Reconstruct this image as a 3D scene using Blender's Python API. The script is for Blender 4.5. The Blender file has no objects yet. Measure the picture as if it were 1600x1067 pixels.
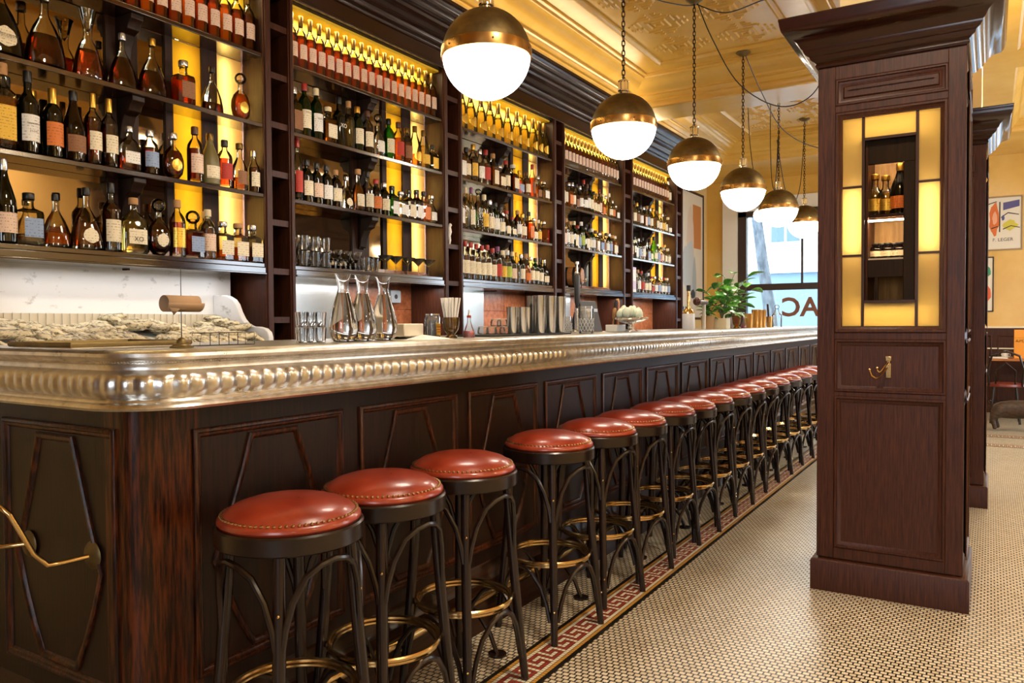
import bpy, math, random
from mathutils import Vector, Matrix
PI = math.pi
R = math.radians
random.seed(7)
scene = bpy.context.scene
C = scene.collection

# ------------------------------------------------------------------ camera
cam_d = bpy.data.cameras.new('camera')
cam = bpy.data.objects.new('camera', cam_d)
C.objects.link(cam)
YAW, PITCH, ROLL, FPX = R(31.71), R(1.40), R(-0.32), 1209.7
cam_d.sensor_width = 36.0
cam_d.lens = FPX * 36.0 / 1600.0
cam_d.clip_start = 0.02
_f = Vector((-math.sin(YAW) * math.cos(PITCH), math.cos(YAW) * math.cos(PITCH), -math.sin(PITCH)))
_r = Vector((math.cos(YAW), math.sin(YAW), 0))
_u = _r.cross(_f)
_r2 = math.cos(ROLL) * _r + math.sin(ROLL) * _u
_u2 = -math.sin(ROLL) * _r + math.cos(ROLL) * _u
cam.matrix_world = Matrix(((_r2.x, _u2.x, -_f.x, 0), (_r2.y, _u2.y, -_f.y, 0), (_r2.z, _u2.z, -_f.z, 1.25), (0, 0, 0, 1)))
scene.camera = cam

# ------------------------------------------------------------------ light, exposure
scene.view_settings.view_transform = 'Standard'
scene.view_settings.look = 'None'
scene.view_settings.exposure = 0.62
scene.view_settings.gamma = 1.0
scene.view_settings.use_curve_mapping = False
scene.cycles.max_bounces = 8
scene.cycles.diffuse_bounces = 3
scene.cycles.glossy_bounces = 4
scene.cycles.transmission_bounces = 8
scene.cycles.transparent_max_bounces = 28
scene.cycles.caustics_reflective = False
scene.cycles.caustics_refractive = False
scene.cycles.sample_clamp_indirect = 4.0
scene.cycles.use_denoising = True
scene.cycles.use_adaptive_sampling = True
scene.cycles.adaptive_threshold = 0.02

GLOBE_POWER = 14.0
TUBE_POWER = 150.0
world = bpy.data.worlds.new('sky')
scene.world = world
world.use_nodes = True
world.node_tree.nodes['Background'].inputs[0].default_value = (0.80, 0.90, 1.0, 1)
world.node_tree.nodes['Background'].inputs[1].default_value = 6.0

def area(name, loc, rot, sx, sy, power, col, portal=False, spread=PI):
    d = bpy.data.lights.new(name, 'AREA')
    d.shape = 'RECTANGLE'; d.size = sx; d.size_y = sy; d.energy = power; d.color = col
    d.spread = spread
    if portal: d.cycles.is_portal = True
    o = bpy.data.objects.new(name, d); o.location = loc; o.rotation_euler = rot
    C.objects.link(o); return o
# daylight enters through the street windows: portals guide the sky through the openings
area('portal_end_window', (-1.9, 12.45, 1.95), (R(-90), 0, 0), 2.9, 2.1, 1, (1, 1, 1), True)
area('portal_added_right_window', (3.5, 8.6, 1.9), (0, R(90), 0), 2.0, 3.2, 1, (1, 1, 1), True)  # for the unseen window added on the right as a cool source
area('portal_shop_window', (0.3, -2.55, 1.75), (R(90), 0, 0), 1.5, 1.7, 1, (1, 1, 1), True)
area('portal_end_right_window', (2.1, 12.45, 1.6), (R(-90), 0, 0), 2.2, 2.5, 1, (1, 1, 1), True)
# added warm fill lights without fixtures: above the cornice, pillar tops, aisle and tables
area('added_cove_fill', (-3.27, 5.1, 3.335), (PI, 0, 0), 0.12, 7.8, 24, (1.0, 0.80, 0.50))
for _y in (3.95, 6.15): area('added_pillar_fill', (-0.02 + (_y > 5) * .06, _y + .1, 2.64), (PI, 0, 0), 0.10, 0.4, 5, (1.0, 0.84, 0.58))
for _x, _y in ((-0.3, 1.9), (2.9, 1.0), (2.9, 4.4), (0.1, 7.9)):
    area('added_ceiling_fill', (_x, _y, 3.44), (0, 0, 0), 0.30, 0.30, 42, (1.0, 0.86, 0.66))
BAYS = [(1.40, 2.75), (2.955, 4.29), (4.515, 5.86), (6.07, 7.34), (7.59, 8.89)]
for _a, _b in BAYS:
    area('shelf_top_light', (-3.26, (_a + _b) / 2, 2.960), (0, R(0), 0), 0.05, _b - _a - 0.1, 3.6, (1.0, 0.80, 0.42))
    area('under_shelf_light', (-3.28, (_a + _b) / 2, 1.49), (0, R(0), 0), 0.05, _b - _a - 0.1, 0.9 if _a < 2 else 3.2, (1.0, 0.97, 0.95))

# ------------------------------------------------------------------ materials
def lin(c):
    if isinstance(c, str):
        c = [int(c[i:i + 2], 16) / 255 for i in (0, 2, 4)]
    return tuple(x / 12.92 if x <= 0.04045 else ((x + 0.055) / 1.055) ** 2.4 for x in c) + (1,)
def newmat(name):
    m = bpy.data.materials.new(name); m.use_nodes = True
    return m, m.node_tree.nodes, m.node_tree.links
def pr(name, col, rough=0.5, metal=0.0, **kw):
    m, n, l = newmat(name); p = n['Principled BSDF']
    p.inputs['Base Color'].default_value = lin(col); p.inputs['Roughness'].default_value = rough
    p.inputs['Metallic'].default_value = metal
    for k, v in kw.items(): p.inputs[k.replace('_', ' ')].default_value = v
    return m
def noise_mat(name, c1, c2, scale=(8, 8, 8), rough=0.4, metal=0.0, detail=6, bump=0.0, nscale=1.0, r2=None, ramp=(0.35, 0.65), **kw):
    m = pr(name, c1, rough, metal, **kw); n, l = m.node_tree.nodes, m.node_tree.links; p = n['Principled BSDF']
    tc = n.new('ShaderNodeTexCoord'); mp = n.new('ShaderNodeMapping'); mp.inputs['Scale'].default_value = scale
    nz = n.new('ShaderNodeTexNoise'); nz.inputs['Scale'].default_value = nscale; nz.inputs['Detail'].default_value = detail
    nz.inputs['Roughness'].default_value = 0.62
    rp = n.new('ShaderNodeValToRGB'); rp.color_ramp.elements[0].position, rp.color_ramp.elements[1].position = ramp
    rp.color_ramp.elements[0].color = lin(c1); rp.color_ramp.elements[1].color = lin(c2)
    l.new(tc.outputs['Object'], mp.inputs[0]); l.new(mp.outputs[0], nz.inputs['Vector']); l.new(nz.outputs['Fac'], rp.inputs[0])
    l.new(rp.outputs[0], p.inputs['Base Color'])
    if bump:
        b = n.new('ShaderNodeBump'); b.inputs['Strength'].default_value = bump; b.inputs['Distance'].default_value = 0.004
        l.new(nz.outputs['Fac'], b.inputs['Height']); l.new(b.outputs[0], p.inputs['Normal'])
    if r2 is not None:
        mr = n.new('ShaderNodeMapRange'); mr.inputs['To Min'].default_value = rough; mr.inputs['To Max'].default_value = r2
        l.new(nz.outputs['Fac'], mr.inputs[0]); l.new(mr.outputs[0], p.inputs['Roughness'])
    return m
def emit(name, col, s):
    m, n, l = newmat(name); n.remove(n['Principled BSDF']); e = n.new('ShaderNodeEmission')
    e.inputs[0].default_value = lin(col); e.inputs[1].default_value = s
    l.new(e.outputs[0], n['Material Output'].inputs[0]); return m
def thin_glass(name, tint, gloss=0.04, body=0.0, bodycol=None, ior=1.6):
    """thin-walled glass: clear or tinted transmission with a fresnel sheen"""
    m, n, l = newmat(name); n.remove(n['Principled BSDF'])
    t = n.new('ShaderNodeBsdfTransparent'); t.inputs[0].default_value = lin(tint)
    g = n.new('ShaderNodeBsdfGlossy'); g.inputs['Roughness'].default_value = gloss
    f = n.new('ShaderNodeFresnel'); f.inputs[0].default_value = ior
    mx = n.new('ShaderNodeMixShader')
    src = t
    if body:
        d = n.new('ShaderNodeBsdfDiffuse'); d.inputs[0].default_value = lin(bodycol or tint)
        m2 = n.new('ShaderNodeMixShader'); m2.inputs[0].default_value = body
        l.new(t.outputs[0], m2.inputs[1]); l.new(d.outputs[0], m2.inputs[2]); src = m2
    l.new(f.outputs[0], mx.inputs[0]); l.new(src.outputs[0], mx.inputs[1]); l.new(g.outputs[0], mx.inputs[2])
    l.new(mx.outputs[0], n['Material Output'].inputs[0]); return m
def translucent(name, col, mix=0.7):
    m, n, l = newmat(name); n.remove(n['Principled BSDF'])
    t = n.new('ShaderNodeBsdfTranslucent'); t.inputs[0].default_value = lin(col)
    d = n.new('ShaderNodeBsdfPrincipled'); d.inputs['Base Color'].default_value = lin(col); d.inputs['Roughness'].default_value = 0.15
    mx = n.new('ShaderNodeMixShader'); mx.inputs[0].default_value = 1 - mix
    l.new(t.outputs[0], mx.inputs[1]); l.new(d.outputs[0], mx.inputs[2]); l.new(mx.outputs[0], n['Material Output'].inputs[0]); return m

WOOD = noise_mat('dark_mahogany', '120804', '2b150c', (60, 60, 3), 0.30, nscale=1.6, bump=0.12, r2=0.5)
WOODH = noise_mat('dark_mahogany_along', '1a0c07', '381c10', (60, 3, 60), 0.22, nscale=1.6, bump=0.12, r2=0.5)
WOODC = noise_mat('cabinet_mahogany', '2c1209', '4c2613', (90, 90, 5), 0.34, nscale=1.6, bump=0.15, r2=0.5)
WOODV = noise_mat('varnished_cornice_wood', '260f08', '301509', (12, 12, 12), 0.2, nscale=1.2)
WOODM = noise_mat('matte_shelf_wood', '1c0d07', '381c10', (60, 60, 3), 0.55, nscale=1.6)
WOODG = noise_mat('varnished_shelf_wood', '1c0d07', '341a0e', (30, 2, 30), 0.14, nscale=1.6)
WOODP = noise_mat('figured_oak_post', '1e0d07', '58290f', (60, 60, 5), 0.3, nscale=1.8, bump=0.3, ramp=(0.42, 0.64))
for _m in (WOOD, WOODH, WOODC, WOODP, WOODM): _m.node_tree.nodes['Principled BSDF'].inputs['Specular IOR Level'].default_value = 0.28
_p = WOODG.node_tree.nodes['Principled BSDF']; _p.inputs['Specular IOR Level'].default_value = 0.9; _p.inputs['Coat Weight'].default_value = 0.8; _p.inputs['Coat Roughness'].default_value = 0.12
BENT = noise_mat('ebonised_bentwood', '150b08', '26140d', (20, 20, 3), 0.27, nscale=1.4)
LEATHER = noise_mat('red_leather', '7c2614', '9c3c22', (9, 9, 9), 0.24, nscale=1.0, bump=0.05, r2=0.36)
LEATHER.node_tree.nodes['Principled BSDF'].inputs['Coat Weight'].default_value = 0.25
BRASS = pr('polished_brass', 'd8b880', 0.2, 1.0)
BRASSA = noise_mat('aged_brass', '64553a', '82704a', (6, 6, 6), 0.42, 1.0, nscale=2.0, r2=0.58)
COPPER = pr('copper_band', 'b08850', 0.26, 1.0)
ZINC = noise_mat('polished_zinc', 'bdb8b0', 'dedad4', (9, 9, 9), 0.2, 1.0, nscale=2.5, r2=0.42)
STEEL = pr('brushed_steel', 'c9cac8', 0.22, 1.0)
CHROME = pr('chrome', 'e8e8e8', 0.06, 1.0)
BLACK = pr('black_metal', '141214', 0.4)
MIRROR = pr('antique_mirror', '98856a', 0.05, 1.0)
YELLOW = noise_mat('ochre_gloss_paint', 'e0b052', 'e8bc62', (2, 2, 2), 0.24, nscale=1.2)
YPALE = noise_mat('pale_yellow_plaster', 'e6c98a', 'eed49a', (2, 2, 2), 0.55, nscale=1.2)
YBACK = pr('yellow_backing', 'f0cc38', 0.4)
WHITEP = pr('white_gloss_paint', 'f2ede2', 0.35)
OPAL = emit('opal_glass_lit', (1.0, 0.95, 0.88), GLOBE_POWER)
TUBE = emit('fluorescent_tube', (1.0, 0.97, 0.90), TUBE_POWER)
TUBEA = emit('warm_tube', (1.0, 0.90, 0.70), TUBE_POWER * 0.38)
AMBERA = translucent('deep_amber_glass', 'f8dc66', 0.9)
AMBERP = translucent('amber_cathedral_glass', 'fde9ac', 0.9)
MARBLE = noise_mat('white_marble', 'b4b2b0', 'e6e6e8', (7, 7, 11), 0.3, nscale=1.8, detail=14, ramp=(0.30, 0.40))
SPLASHC = noise_mat('copper_brown_tile', '8a4a2a', 'b87048', (14, 14, 14), 0.3, nscale=2.2)
LEADING = pr('dark_bronze_leading', '3c2416', 0.35, 0.6)
def label_mat(name, col, rough=0.6, metal=0.0):
    """paper label with faint unreadable print: broken thin lines across"""
    m = pr(name, col, rough, metal); n, l = m.node_tree.nodes, m.node_tree.links; p = n['Principled BSDF']
    tc = n.new('ShaderNodeTexCoord'); sx = n.new('ShaderNodeSeparateXYZ'); l.new(tc.outputs['Object'], sx.inputs[0])
    fr = n.new('ShaderNodeMath'); fr.operation = 'PINGPONG'; fr.inputs[1].default_value = 0.0058; l.new(sx.outputs['Z'], fr.inputs[0])
    lt = n.new('ShaderNodeMath'); lt.operation = 'LESS_THAN'; lt.inputs[1].default_value = 0.0015; l.new(fr.outputs[0], lt.inputs[0])
    mp = n.new('ShaderNodeMapping'); mp.inputs['Scale'].default_value = (40, 160, 55); l.new(tc.outputs['Object'], mp.inputs[0])
    nz = n.new('ShaderNodeTexNoise'); nz.inputs['Scale'].default_value = 1.0; nz.inputs['Detail'].default_value = 2; l.new(mp.outputs[0], nz.inputs['Vector'])
    gt = n.new('ShaderNodeMath'); gt.operation = 'GREATER_THAN'; gt.inputs[1].default_value = 0.52; l.new(nz.outputs['Fac'], gt.inputs[0])
    mu = n.new('ShaderNodeMath'); mu.operation = 'MULTIPLY'; l.new(lt.outputs[0], mu.inputs[0]); l.new(gt.outputs[0], mu.inputs[1])
    m2 = n.new('ShaderNodeMath'); m2.operation = 'MULTIPLY'; m2.inputs[1].default_value = 0.6; l.new(mu.outputs[0], m2.inputs[0])
    mx = n.new('ShaderNodeMix'); mx.data_type = 'RGBA'; mx.inputs[6].default_value = lin(col); mx.inputs[7].default_value = lin('3a2c22' if col not in ('1c1816',) else 'd8ccb0')
    l.new(m2.outputs[0], mx.inputs[0]); l.new(mx.outputs[2], p.inputs['Base Color']); return m
LABELS = {'cream': label_mat('label_cream', 'eadcbc', 0.6), 'white': label_mat('label_white', 'ece8e0', 0.6), 'pink': label_mat('label_rose', 'e6c6ae', 0.6),
          'yellow': label_mat('label_yellow', 'e8b83a', 0.6), 'orange': label_mat('label_orange', 'd8762c', 0.6), 'red': label_mat('label_red', 'b8301f', 0.6),
          'blue': label_mat('label_blue', '8ea2c4', 0.6), 'black': label_mat('label_black', '1c1816', 0.5), 'gold': label_mat('label_gold', 'd8b04a', 0.3, 0.8),
          'green': label_mat('label_green', 'a8b83c', 0.6), 'brown': label_mat('label_brown', '8a5a34', 0.6)}
CAPS = {'gold': pr('cap_gold_foil', 'cfa244', 0.3, 0.9), 'red': pr('cap_red_foil', 'a82c22', 0.35), 'black': pr('cap_black', '15110f', 0.35),
        'cork': pr('cap_cork', 'b98a58', 0.7), 'cream': pr('cap_cream_wax', 'e2cfa6', 0.5), 'silver': pr('cap_silver', 'c8c8cc', 0.25, 0.9),
        'brown': pr('cap_brown_foil', '5a3420', 0.35), 'clear': thin_glass('stopper_glass', 'f4efe0', 0.03), 'purple': pr('cap_purple', '7a3a6a', 0.4),
        'white': pr('cap_white', 'e8e4dc', 0.4), 'dgold': pr('cap_dark_gold', '6e5426', 0.35, 0.8)}
GLASSES = {'clear': thin_glass('bottle_glass_clear', 'f2efdf', 0.03), 'green': thin_glass('bottle_glass_green', '2c7a3c', 0.04, 0.12, '0c3a16'),
           'dark': thin_glass('bottle_glass_dark', '1c2410', 0.04, 0.35, '0c1006'), 'brown': thin_glass('bottle_glass_brown', '5a2c12', 0.04, 0.2, '2a1208'),
           'frost': thin_glass('bottle_glass_frosted', '8a7a3a', 0.4, 0.6, '8a7c44'), 'lime': thin_glass('bottle_glass_lime', '8ccf3a', 0.04, 0.3, '6aa82a')}
LIQUIDS = {'amber': thin_glass('liquor_amber', 'f8b060', 0.05, 0.16, 'd87818'), 'cognac': thin_glass('liquor_cognac', 'dc8450', 0.05, 0.16, 'a85028'),
           'dcognac': thin_glass('liquor_dark_cognac', 'a04820', 0.05, 0.22, '5a1c0a'), 'gold': thin_glass('liquor_gold', 'faeab0', 0.05, 0.06, 'e8cc60'),
           'clear': thin_glass('liquor_clear', 'f4f4ee', 0.03, 0.05, 'ffffff'), 'red': thin_glass('liquor_red', 'd81c10', 0.05, 0.3, 'c01808'),
           'rose': thin_glass('liquor_rose', 'e07038', 0.05, 0.25, 'c05020'), 'orange': thin_glass('liquor_orange', 'f08020', 0.05, 0.35, 'e87010'),
           'dark': thin_glass('liquor_dark', '301408', 0.05, 0.5, '140804')}
GLASSR = pr('cut_crystal', 'ffffff', 0.02, 0, Transmission_Weight=1.0, IOR=1.45)
PLAIN = thin_glass('glassware', 'faf8f4', 0.03, 0.10, 'ffffff', ior=1.38)

# ------------------------------------------------------------------ mesh helpers
class MB:
    def __init__(s): s.v, s.f, s.m = [], [], []
    def add(s, vs, fs, mi=0):
        o = len(s.v); s.v += [tuple(p) for p in vs]
        for f in fs: s.f.append(tuple(i + o for i in f)); s.m.append(mi)
        return s
    def box(s, x0, y0, z0, x1, y1, z1, mi=0):
        x0, x1 = min(x0, x1), max(x0, x1); y0, y1 = min(y0, y1), max(y0, y1); z0, z1 = min(z0, z1), max(z0, z1)
        return s.add([(x0, y0, z0), (x1, y0, z0), (x1, y1, z0), (x0, y1, z0), (x0, y0, z1), (x1, y0, z1), (x1, y1, z1), (x0, y1, z1)],
                     [(0, 3, 2, 1), (4, 5, 6, 7), (0, 1, 5, 4), (1, 2, 6, 5), (2, 3, 7, 6), (3, 0, 4, 7)], mi)
    def lathe(s, prof, n=20, c=(0, 0, 0), sx=1.0, sy=1.0, p=2.0, axis='z', mi=0, th0=0.0):
        vs = []; rows = []
        for r, z in prof:
            if r < 1e-6:
                rows.append([len(vs)]); vs.append((0, 0, z))
            else:
                row = []
                for k in range(n):
                    t = 2 * PI * k / n + th0; a, b = math.cos(t), math.sin(t)
                    q = 1.0 if p == 2.0 else (abs(a) ** p + abs(b) ** p) ** (-1 / p)
                    row.append(len(vs)); vs.append((r * q * a * sx, r * q * b * sy, z))
                rows.append(row)
        fs = []
        for i in range(len(rows) - 1):
            A, B = rows[i], rows[i + 1]
            if len(A) == 1 and len(B) == 1: continue
            for k in range(n):
                k2 = (k + 1) % n
                if len(A) == 1: fs.append((A[0], B[k2], B[k]))
                elif len(B) == 1: fs.append((A[k], A[k2], B[0]))
                else: fs.append((A[k], A[k2], B[k2], B[k]))
        if axis == 'x': vs = [(z, x, y) for x, y, z in vs]
        if axis == 'y': vs = [(y, z, x) for x, y, z in vs]
        return s.add([(x + c[0], y + c[1], z + c[2]) for x, y, z in vs], fs, mi)
    def cyl(s, r, z0, z1, n=20, c=(0, 0, 0), axis='z', mi=0, r2=None, sx=1, sy=1):
        return s.lathe([(0, z0), (r, z0), (r if r2 is None else r2, z1), (0, z1)], n, c, axis=axis, mi=mi, sx=sx, sy=sy)
    def ball(s, r, c, n=12, mi=0, sz=1.0):
        return s.lathe([(r * math.sin(PI * i / (n // 2)), -r * math.cos(PI * i / (n // 2)) * sz) for i in range(n // 2 + 1)], n, c, mi=mi)
    def tube(s, pts, r, n=8, closed=False, mi=0, rs=None, flat=1.0):
        P = [Vector(p) for p in pts]; N = len(P); vs = []; fs = []
        up = None
        for i in range(N):
            if closed: t = (P[(i + 1) % N] - P[i - 1])
            else: t = P[min(i + 1, N - 1)] - P[max(i - 1, 0)]
            t.normalize()
            if up is None:
                up = Vector((0, 0, 1)) if abs(t.z) < 0.9 else Vector((1, 0, 0))
            a = up - t * up.dot(t)
            if a.length < 1e-5: a = t.orthogonal()
            a.normalize(); b = t.cross(a); up = a
            rr = rs[i] if rs else r
            for k in range(n):
                q = 2 * PI * (k + 0.5) / n
                vs.append(P[i] + a * (rr * math.cos(q)) + b * (rr * flat * math.sin(q)))
        for i in range(N if closed else N - 1):
            j = (i + 1) % N
            for k in range(n):
                k2 = (k + 1) % n
                fs.append((i * n + k, i * n + k2, j * n + k2, j * n + k))
        if not closed:
            fs.append(tuple(range(n - 1, -1, -1))); fs.append(tuple((N - 1) * n + k for k in range(n)))
        return s.add(vs, fs, mi)
    def prism(s, poly, fn, n0, n1, mi=0):
        k = len(poly)
        vs = [fn(u, v, n0) for u, v in poly] + [fn(u, v, n1) for u, v in poly]
        fs = [tuple(range(k - 1, -1, -1)), tuple(range(k, 2 * k))] + [(i, (i + 1) % k, k + (i + 1) % k, k + i) for i in range(k)]
        return s.add(vs, fs, mi)
    def frame(s, poly, prof, fn, mi=0):
        """moulding run round a closed polygon; prof = [(inset, height)]"""
        k = len(poly); rings = []
        ar = sum(poly[i][0] * poly[(i + 1) % k][1] - poly[(i + 1) % k][0] * poly[i][1] for i in range(k))
        sg = 1 if ar > 0 else -1
        def off(i, d):
            p0, p1, p2 = Vector(poly[i - 1]), Vector(poly[i]), Vector(poly[(i + 1) % k])
            e1, e2 = (p1 - p0).normalized(), (p2 - p1).normalized()
            n1, n2 = Vector((-e1.y, e1.x)) * sg, Vector((-e2.y, e2.x)) * sg
            b = (n1 + n2); b.normalize(); return p1 + b * (d / max(0.2, b.dot(n1)))
        vs = []
        for d, h in prof:
            for i in range(k):
                q = off(i, d); vs.append(fn(q.x, q.y, h))
        fs = []
        for a in range(len(prof) - 1):
            for i in range(k):
                j = (i + 1) % k
                fs.append((a * k + i, a * k + j, (a + 1) * k + j, (a + 1) * k + i))
        return s.add(vs, fs, mi)
    def sweep(s, path, prof, closed=False, mi=0, mod=None):
        """prof = [(outward, z)] swept along a horizontal path; outward is to the right of travel"""
        N = len(path); K = len(prof); vs = []; fs = []; L = 0
        for i in range(N):
            p = Vector(path[i][:2])
            if i: L += (p - Vector(path[i - 1][:2])).length
            a = Vector(path[i - 1][:2]) if (i or closed) else None
            b = Vector(path[(i + 1) % N][:2]) if (i < N - 1 or closed) else None
            e1 = (p - a).normalized() if a is not None else None
            e2 = (b - p).normalized() if b is not None else None
            e1 = e1 or e2; e2 = e2 or e1
            n1, n2 = Vector((e1.y, -e1.x)), Vector((e2.y, -e2.x))
            nb = (n1 + n2).normalized(); sc = 1 / max(0.3, nb.dot(n1))
            for j, (d, z) in enumerate(prof):
                dd = d + (mod(L, j) if mod else 0)
                vs.append((p.x + nb.x * dd * sc, p.y + nb.y * dd * sc, z))
        for i in range(N if closed else N - 1):
            q = (i + 1) % N
            for j in range(K - 1): fs.append((i * K + j, q * K + j, q * K + j + 1, i * K + j + 1))
        if not closed:
            fs.append(tuple(range(K))); fs.append(tuple((N - 1) * K + j for j in range(K - 1, -1, -1)))
        return s.add(vs, fs, mi)
    def text(s, body, size, fn, mi=0, ext=0.0005, align='CENTER', bold=0.0):
        cu = bpy.data.curves.new('lettering', 'FONT'); cu.body = body; cu.size = size; cu.align_x = align; cu.extrude = ext; cu.offset = bold
        cu.resolution_u = 3
        o = bpy.data.objects.new('lettering', cu); C.objects.link(o)
        me = bpy.data.meshes.new_from_object(o.evaluated_get(bpy.context.evaluated_depsgraph_get()))
        s.add([fn(v.co.x, v.co.y, v.co.z) for v in me.vertices], [tuple(p.vertices) for p in me.polygons], mi)
        bpy.data.objects.remove(o); bpy.data.meshes.remove(me); bpy.data.curves.remove(cu); return s
    def mesh(s, name, mats, smooth=True):
        me = bpy.data.meshes.new(name); me.from_pydata(s.v, [], s.f)
        for m in (mats if isinstance(mats, (list, tuple)) else [mats]): me.materials.append(m)
        me.polygons.foreach_set('material_index', s.m)
        if smooth:
            me.shade_smooth(); me.set_sharp_from_angle(angle=R(38))
        me.update(); return me
def link(name, me, parent=None, loc=None, world_coords=False):
    o = bpy.data.objects.new(name, me); C.objects.link(o)
    if parent is not None:
        o.parent = parent
        if world_coords: o.location = -Vector(wloc(parent))
    if loc is not None: o.location = loc
    return o
def wloc(p):
    v = Vector(p.location)
    while p.parent: p = p.parent; v = v + Vector(p.location)
    return v
def obj(name, mb, mats, parent=None, loc=None, w=False, smooth=True, bevel=0):
    o = link(name, mb.mesh(name, mats, smooth), parent, loc, w)
    if bevel:
        b = o.modifiers.new('bevel', 'BEVEL'); b.width = bevel; b.segments = 2; b.limit_method = 'ANGLE'; b.angle_limit = R(40)
    return o
def thing(name, label, cat, loc=(0, 0, 0), group=None, rz=0):
    o = bpy.data.objects.new(name, None); C.objects.link(o); o.location = loc; o.rotation_euler = (0, 0, rz)
    return tag(o, label, cat, group)
def tag(o, label, cat, group=None, kind=None):
    o['label'] = label; o['category'] = cat
    if group: o['group'] = group
    if kind: o['kind'] = kind
    return o
def struct(name, mb, mats, label=None, bevel=0, smooth=True):
    o = obj(name, mb, mats, bevel=bevel, smooth=smooth); o['kind'] = 'structure'
    if label: o['label'] = label
    return o
def dup(root, loc, rz=None, label=None, group=None):
    r = root.copy(); C.objects.link(r); r.location = loc
    if rz is not None: r.rotation_euler = (0, 0, rz)
    if label: r['label'] = label
    if group: r['group'] = group
    for ch in root.children:
        c = ch.copy(); C.objects.link(c); c.parent = r
        for g in ch.children:
            d = g.copy(); C.objects.link(d); d.parent = c
    return r
ORD = ['first', 'second', 'third', 'fourth', 'fifth', 'sixth', 'seventh', 'eighth', 'ninth', 'tenth', 'eleventh', 'twelfth', 'thirteenth',
       'fourteenth', 'fifteenth', 'sixteenth', 'seventeenth', 'eighteenth', 'nineteenth', 'twentieth', 'twenty-first', 'twenty-second']
def along(px, X):
    """distance along the bar of the point seen in picture column px on the plane X"""
    return -X / math.tan(YAW - math.atan((px - 800) / FPX))
fXZ = lambda Y: (lambda u, v, n: (u, Y - n, v))        # plane facing the camera end, n towards -Y
fYZ = lambda X: (lambda u, v, n: (X + n, u, v))        # plane facing the aisle, n towards +X
# ------------------------------------------------------------------ setting: floor
def tile_mat():
    m = pr('mosaic_tile', 'e6d8bc', 0.28); n, l = m.node_tree.nodes, m.node_tree.links; p = n['Principled BSDF']
    tc = n.new('ShaderNodeTexCoord'); br = n.new('ShaderNodeTexBrick')
    br.inputs['Color1'].default_value = lin('dacbb0'); br.inputs['Color2'].default_value = lin('c6b494'); br.inputs['Mortar'].default_value = lin('1c1610')
    br.inputs['Scale'].default_value = 1.0; br.inputs['Mortar Size'].default_value = 0.0030; br.inputs['Mortar Smooth'].default_value = 0.0
    br.inputs['Brick Width'].default_value = 0.026; br.inputs['Row Height'].default_value = 0.0245; br.inputs['Bias'].default_value = -0.1
    l.new(tc.outputs['Object'], br.inputs['Vector']); l.new(br.outputs['Color'], p.inputs['Base Color'])
    nz = n.new('ShaderNodeTexNoise'); nz.inputs['Scale'].default_value = 1.4; nz.inputs['Detail'].default_value = 4
    mr = n.new('ShaderNodeMapRange'); mr.inputs['To Min'].default_value = 0.22; mr.inputs['To Max'].default_value = 0.42
    l.new(tc.outputs['Object'], nz.inputs['Vector']); l.new(nz.outputs['Fac'], mr.inputs[0]); l.new(mr.outputs[0], p.inputs['Roughness'])
    b = n.new('ShaderNodeBump'); b.inputs['Strength'].default_value = 0.35; b.inputs['Distance'].default_value = 0.001; b.invert = True
    l.new(br.outputs['Fac'], b.inputs['Height']); l.new(b.outputs[0], p.inputs['Normal'])
    return m
TILE = tile_mat()
struct('floor', MB().box(-4.2, -2.6, -0.1, 3.6, 12.5, 0.0), TILE, 'cream brick-pattern mosaic tile floor', smooth=False)
# mosaic border: one small square tile after another, with a Greek key in the middle band
T = 0.0166; KEY = ['#####.', '#...#.', '#.###.', '#.#...', '#.####']
TM = [pr('border_tile_black', '17130f', 0.3), pr('border_tile_yellow', 'c08a3a', 0.3), pr('border_tile_cream', 'e0d2b6', 0.3),
      pr('border_tile_red', '94382a', 0.3), pr('border_grout', '3a2f24', 0.8)]
def mosaic(name, x0, y0, n, along_y, label):
    mb = MB(); L = n * T; W = 11 * T
    if along_y: mb.box(x0 - W, y0, 0.0, x0, y0 + L, 0.001, 4)
    else: mb.box(x0, y0, 0.0, x0 + L, y0 + W, 0.001, 4)
    for j in range(n):
        for i in range(11):
            if i in (0, 10): c = 0
            elif i in (1, 9): c = 1
            elif i in (2, 8): c = 2
            else: c = 3 if KEY[i - 3][j % 6] == '#' else 2
            a, b, g = i * T, j * T, T * (0.0 if c == 0 else 0.07)
            if along_y: q = [(x0 - a - g, y0 + b + g), (x0 - a - g, y0 + b + T - g), (x0 - a - T + g, y0 + b + T - g), (x0 - a - T + g, y0 + b + g)]
            else: q = [(x0 + b + g, y0 + a + g), (x0 + b + T - g, y0 + a + g), (x0 + b + T - g, y0 + a + T - g), (x0 + b + g, y0 + a + T - g)]
            mb.add([(x, y, 0.0018) for x, y in q], [(0, 1, 2, 3)], c)
    struct(name, mb, TM, label, smooth=False)
mosaic('trim_1', -1.315, 0.3, 640, True, 'red Greek key mosaic border in the floor along the bar')
mosaic('trim_2', -1.2, 8.98, 240, False, 'nearer red mosaic border crossing the far floor')
mosaic('trim_3', -1.2, 9.70, 240, False, 'farther red mosaic border crossing the far floor')

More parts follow.
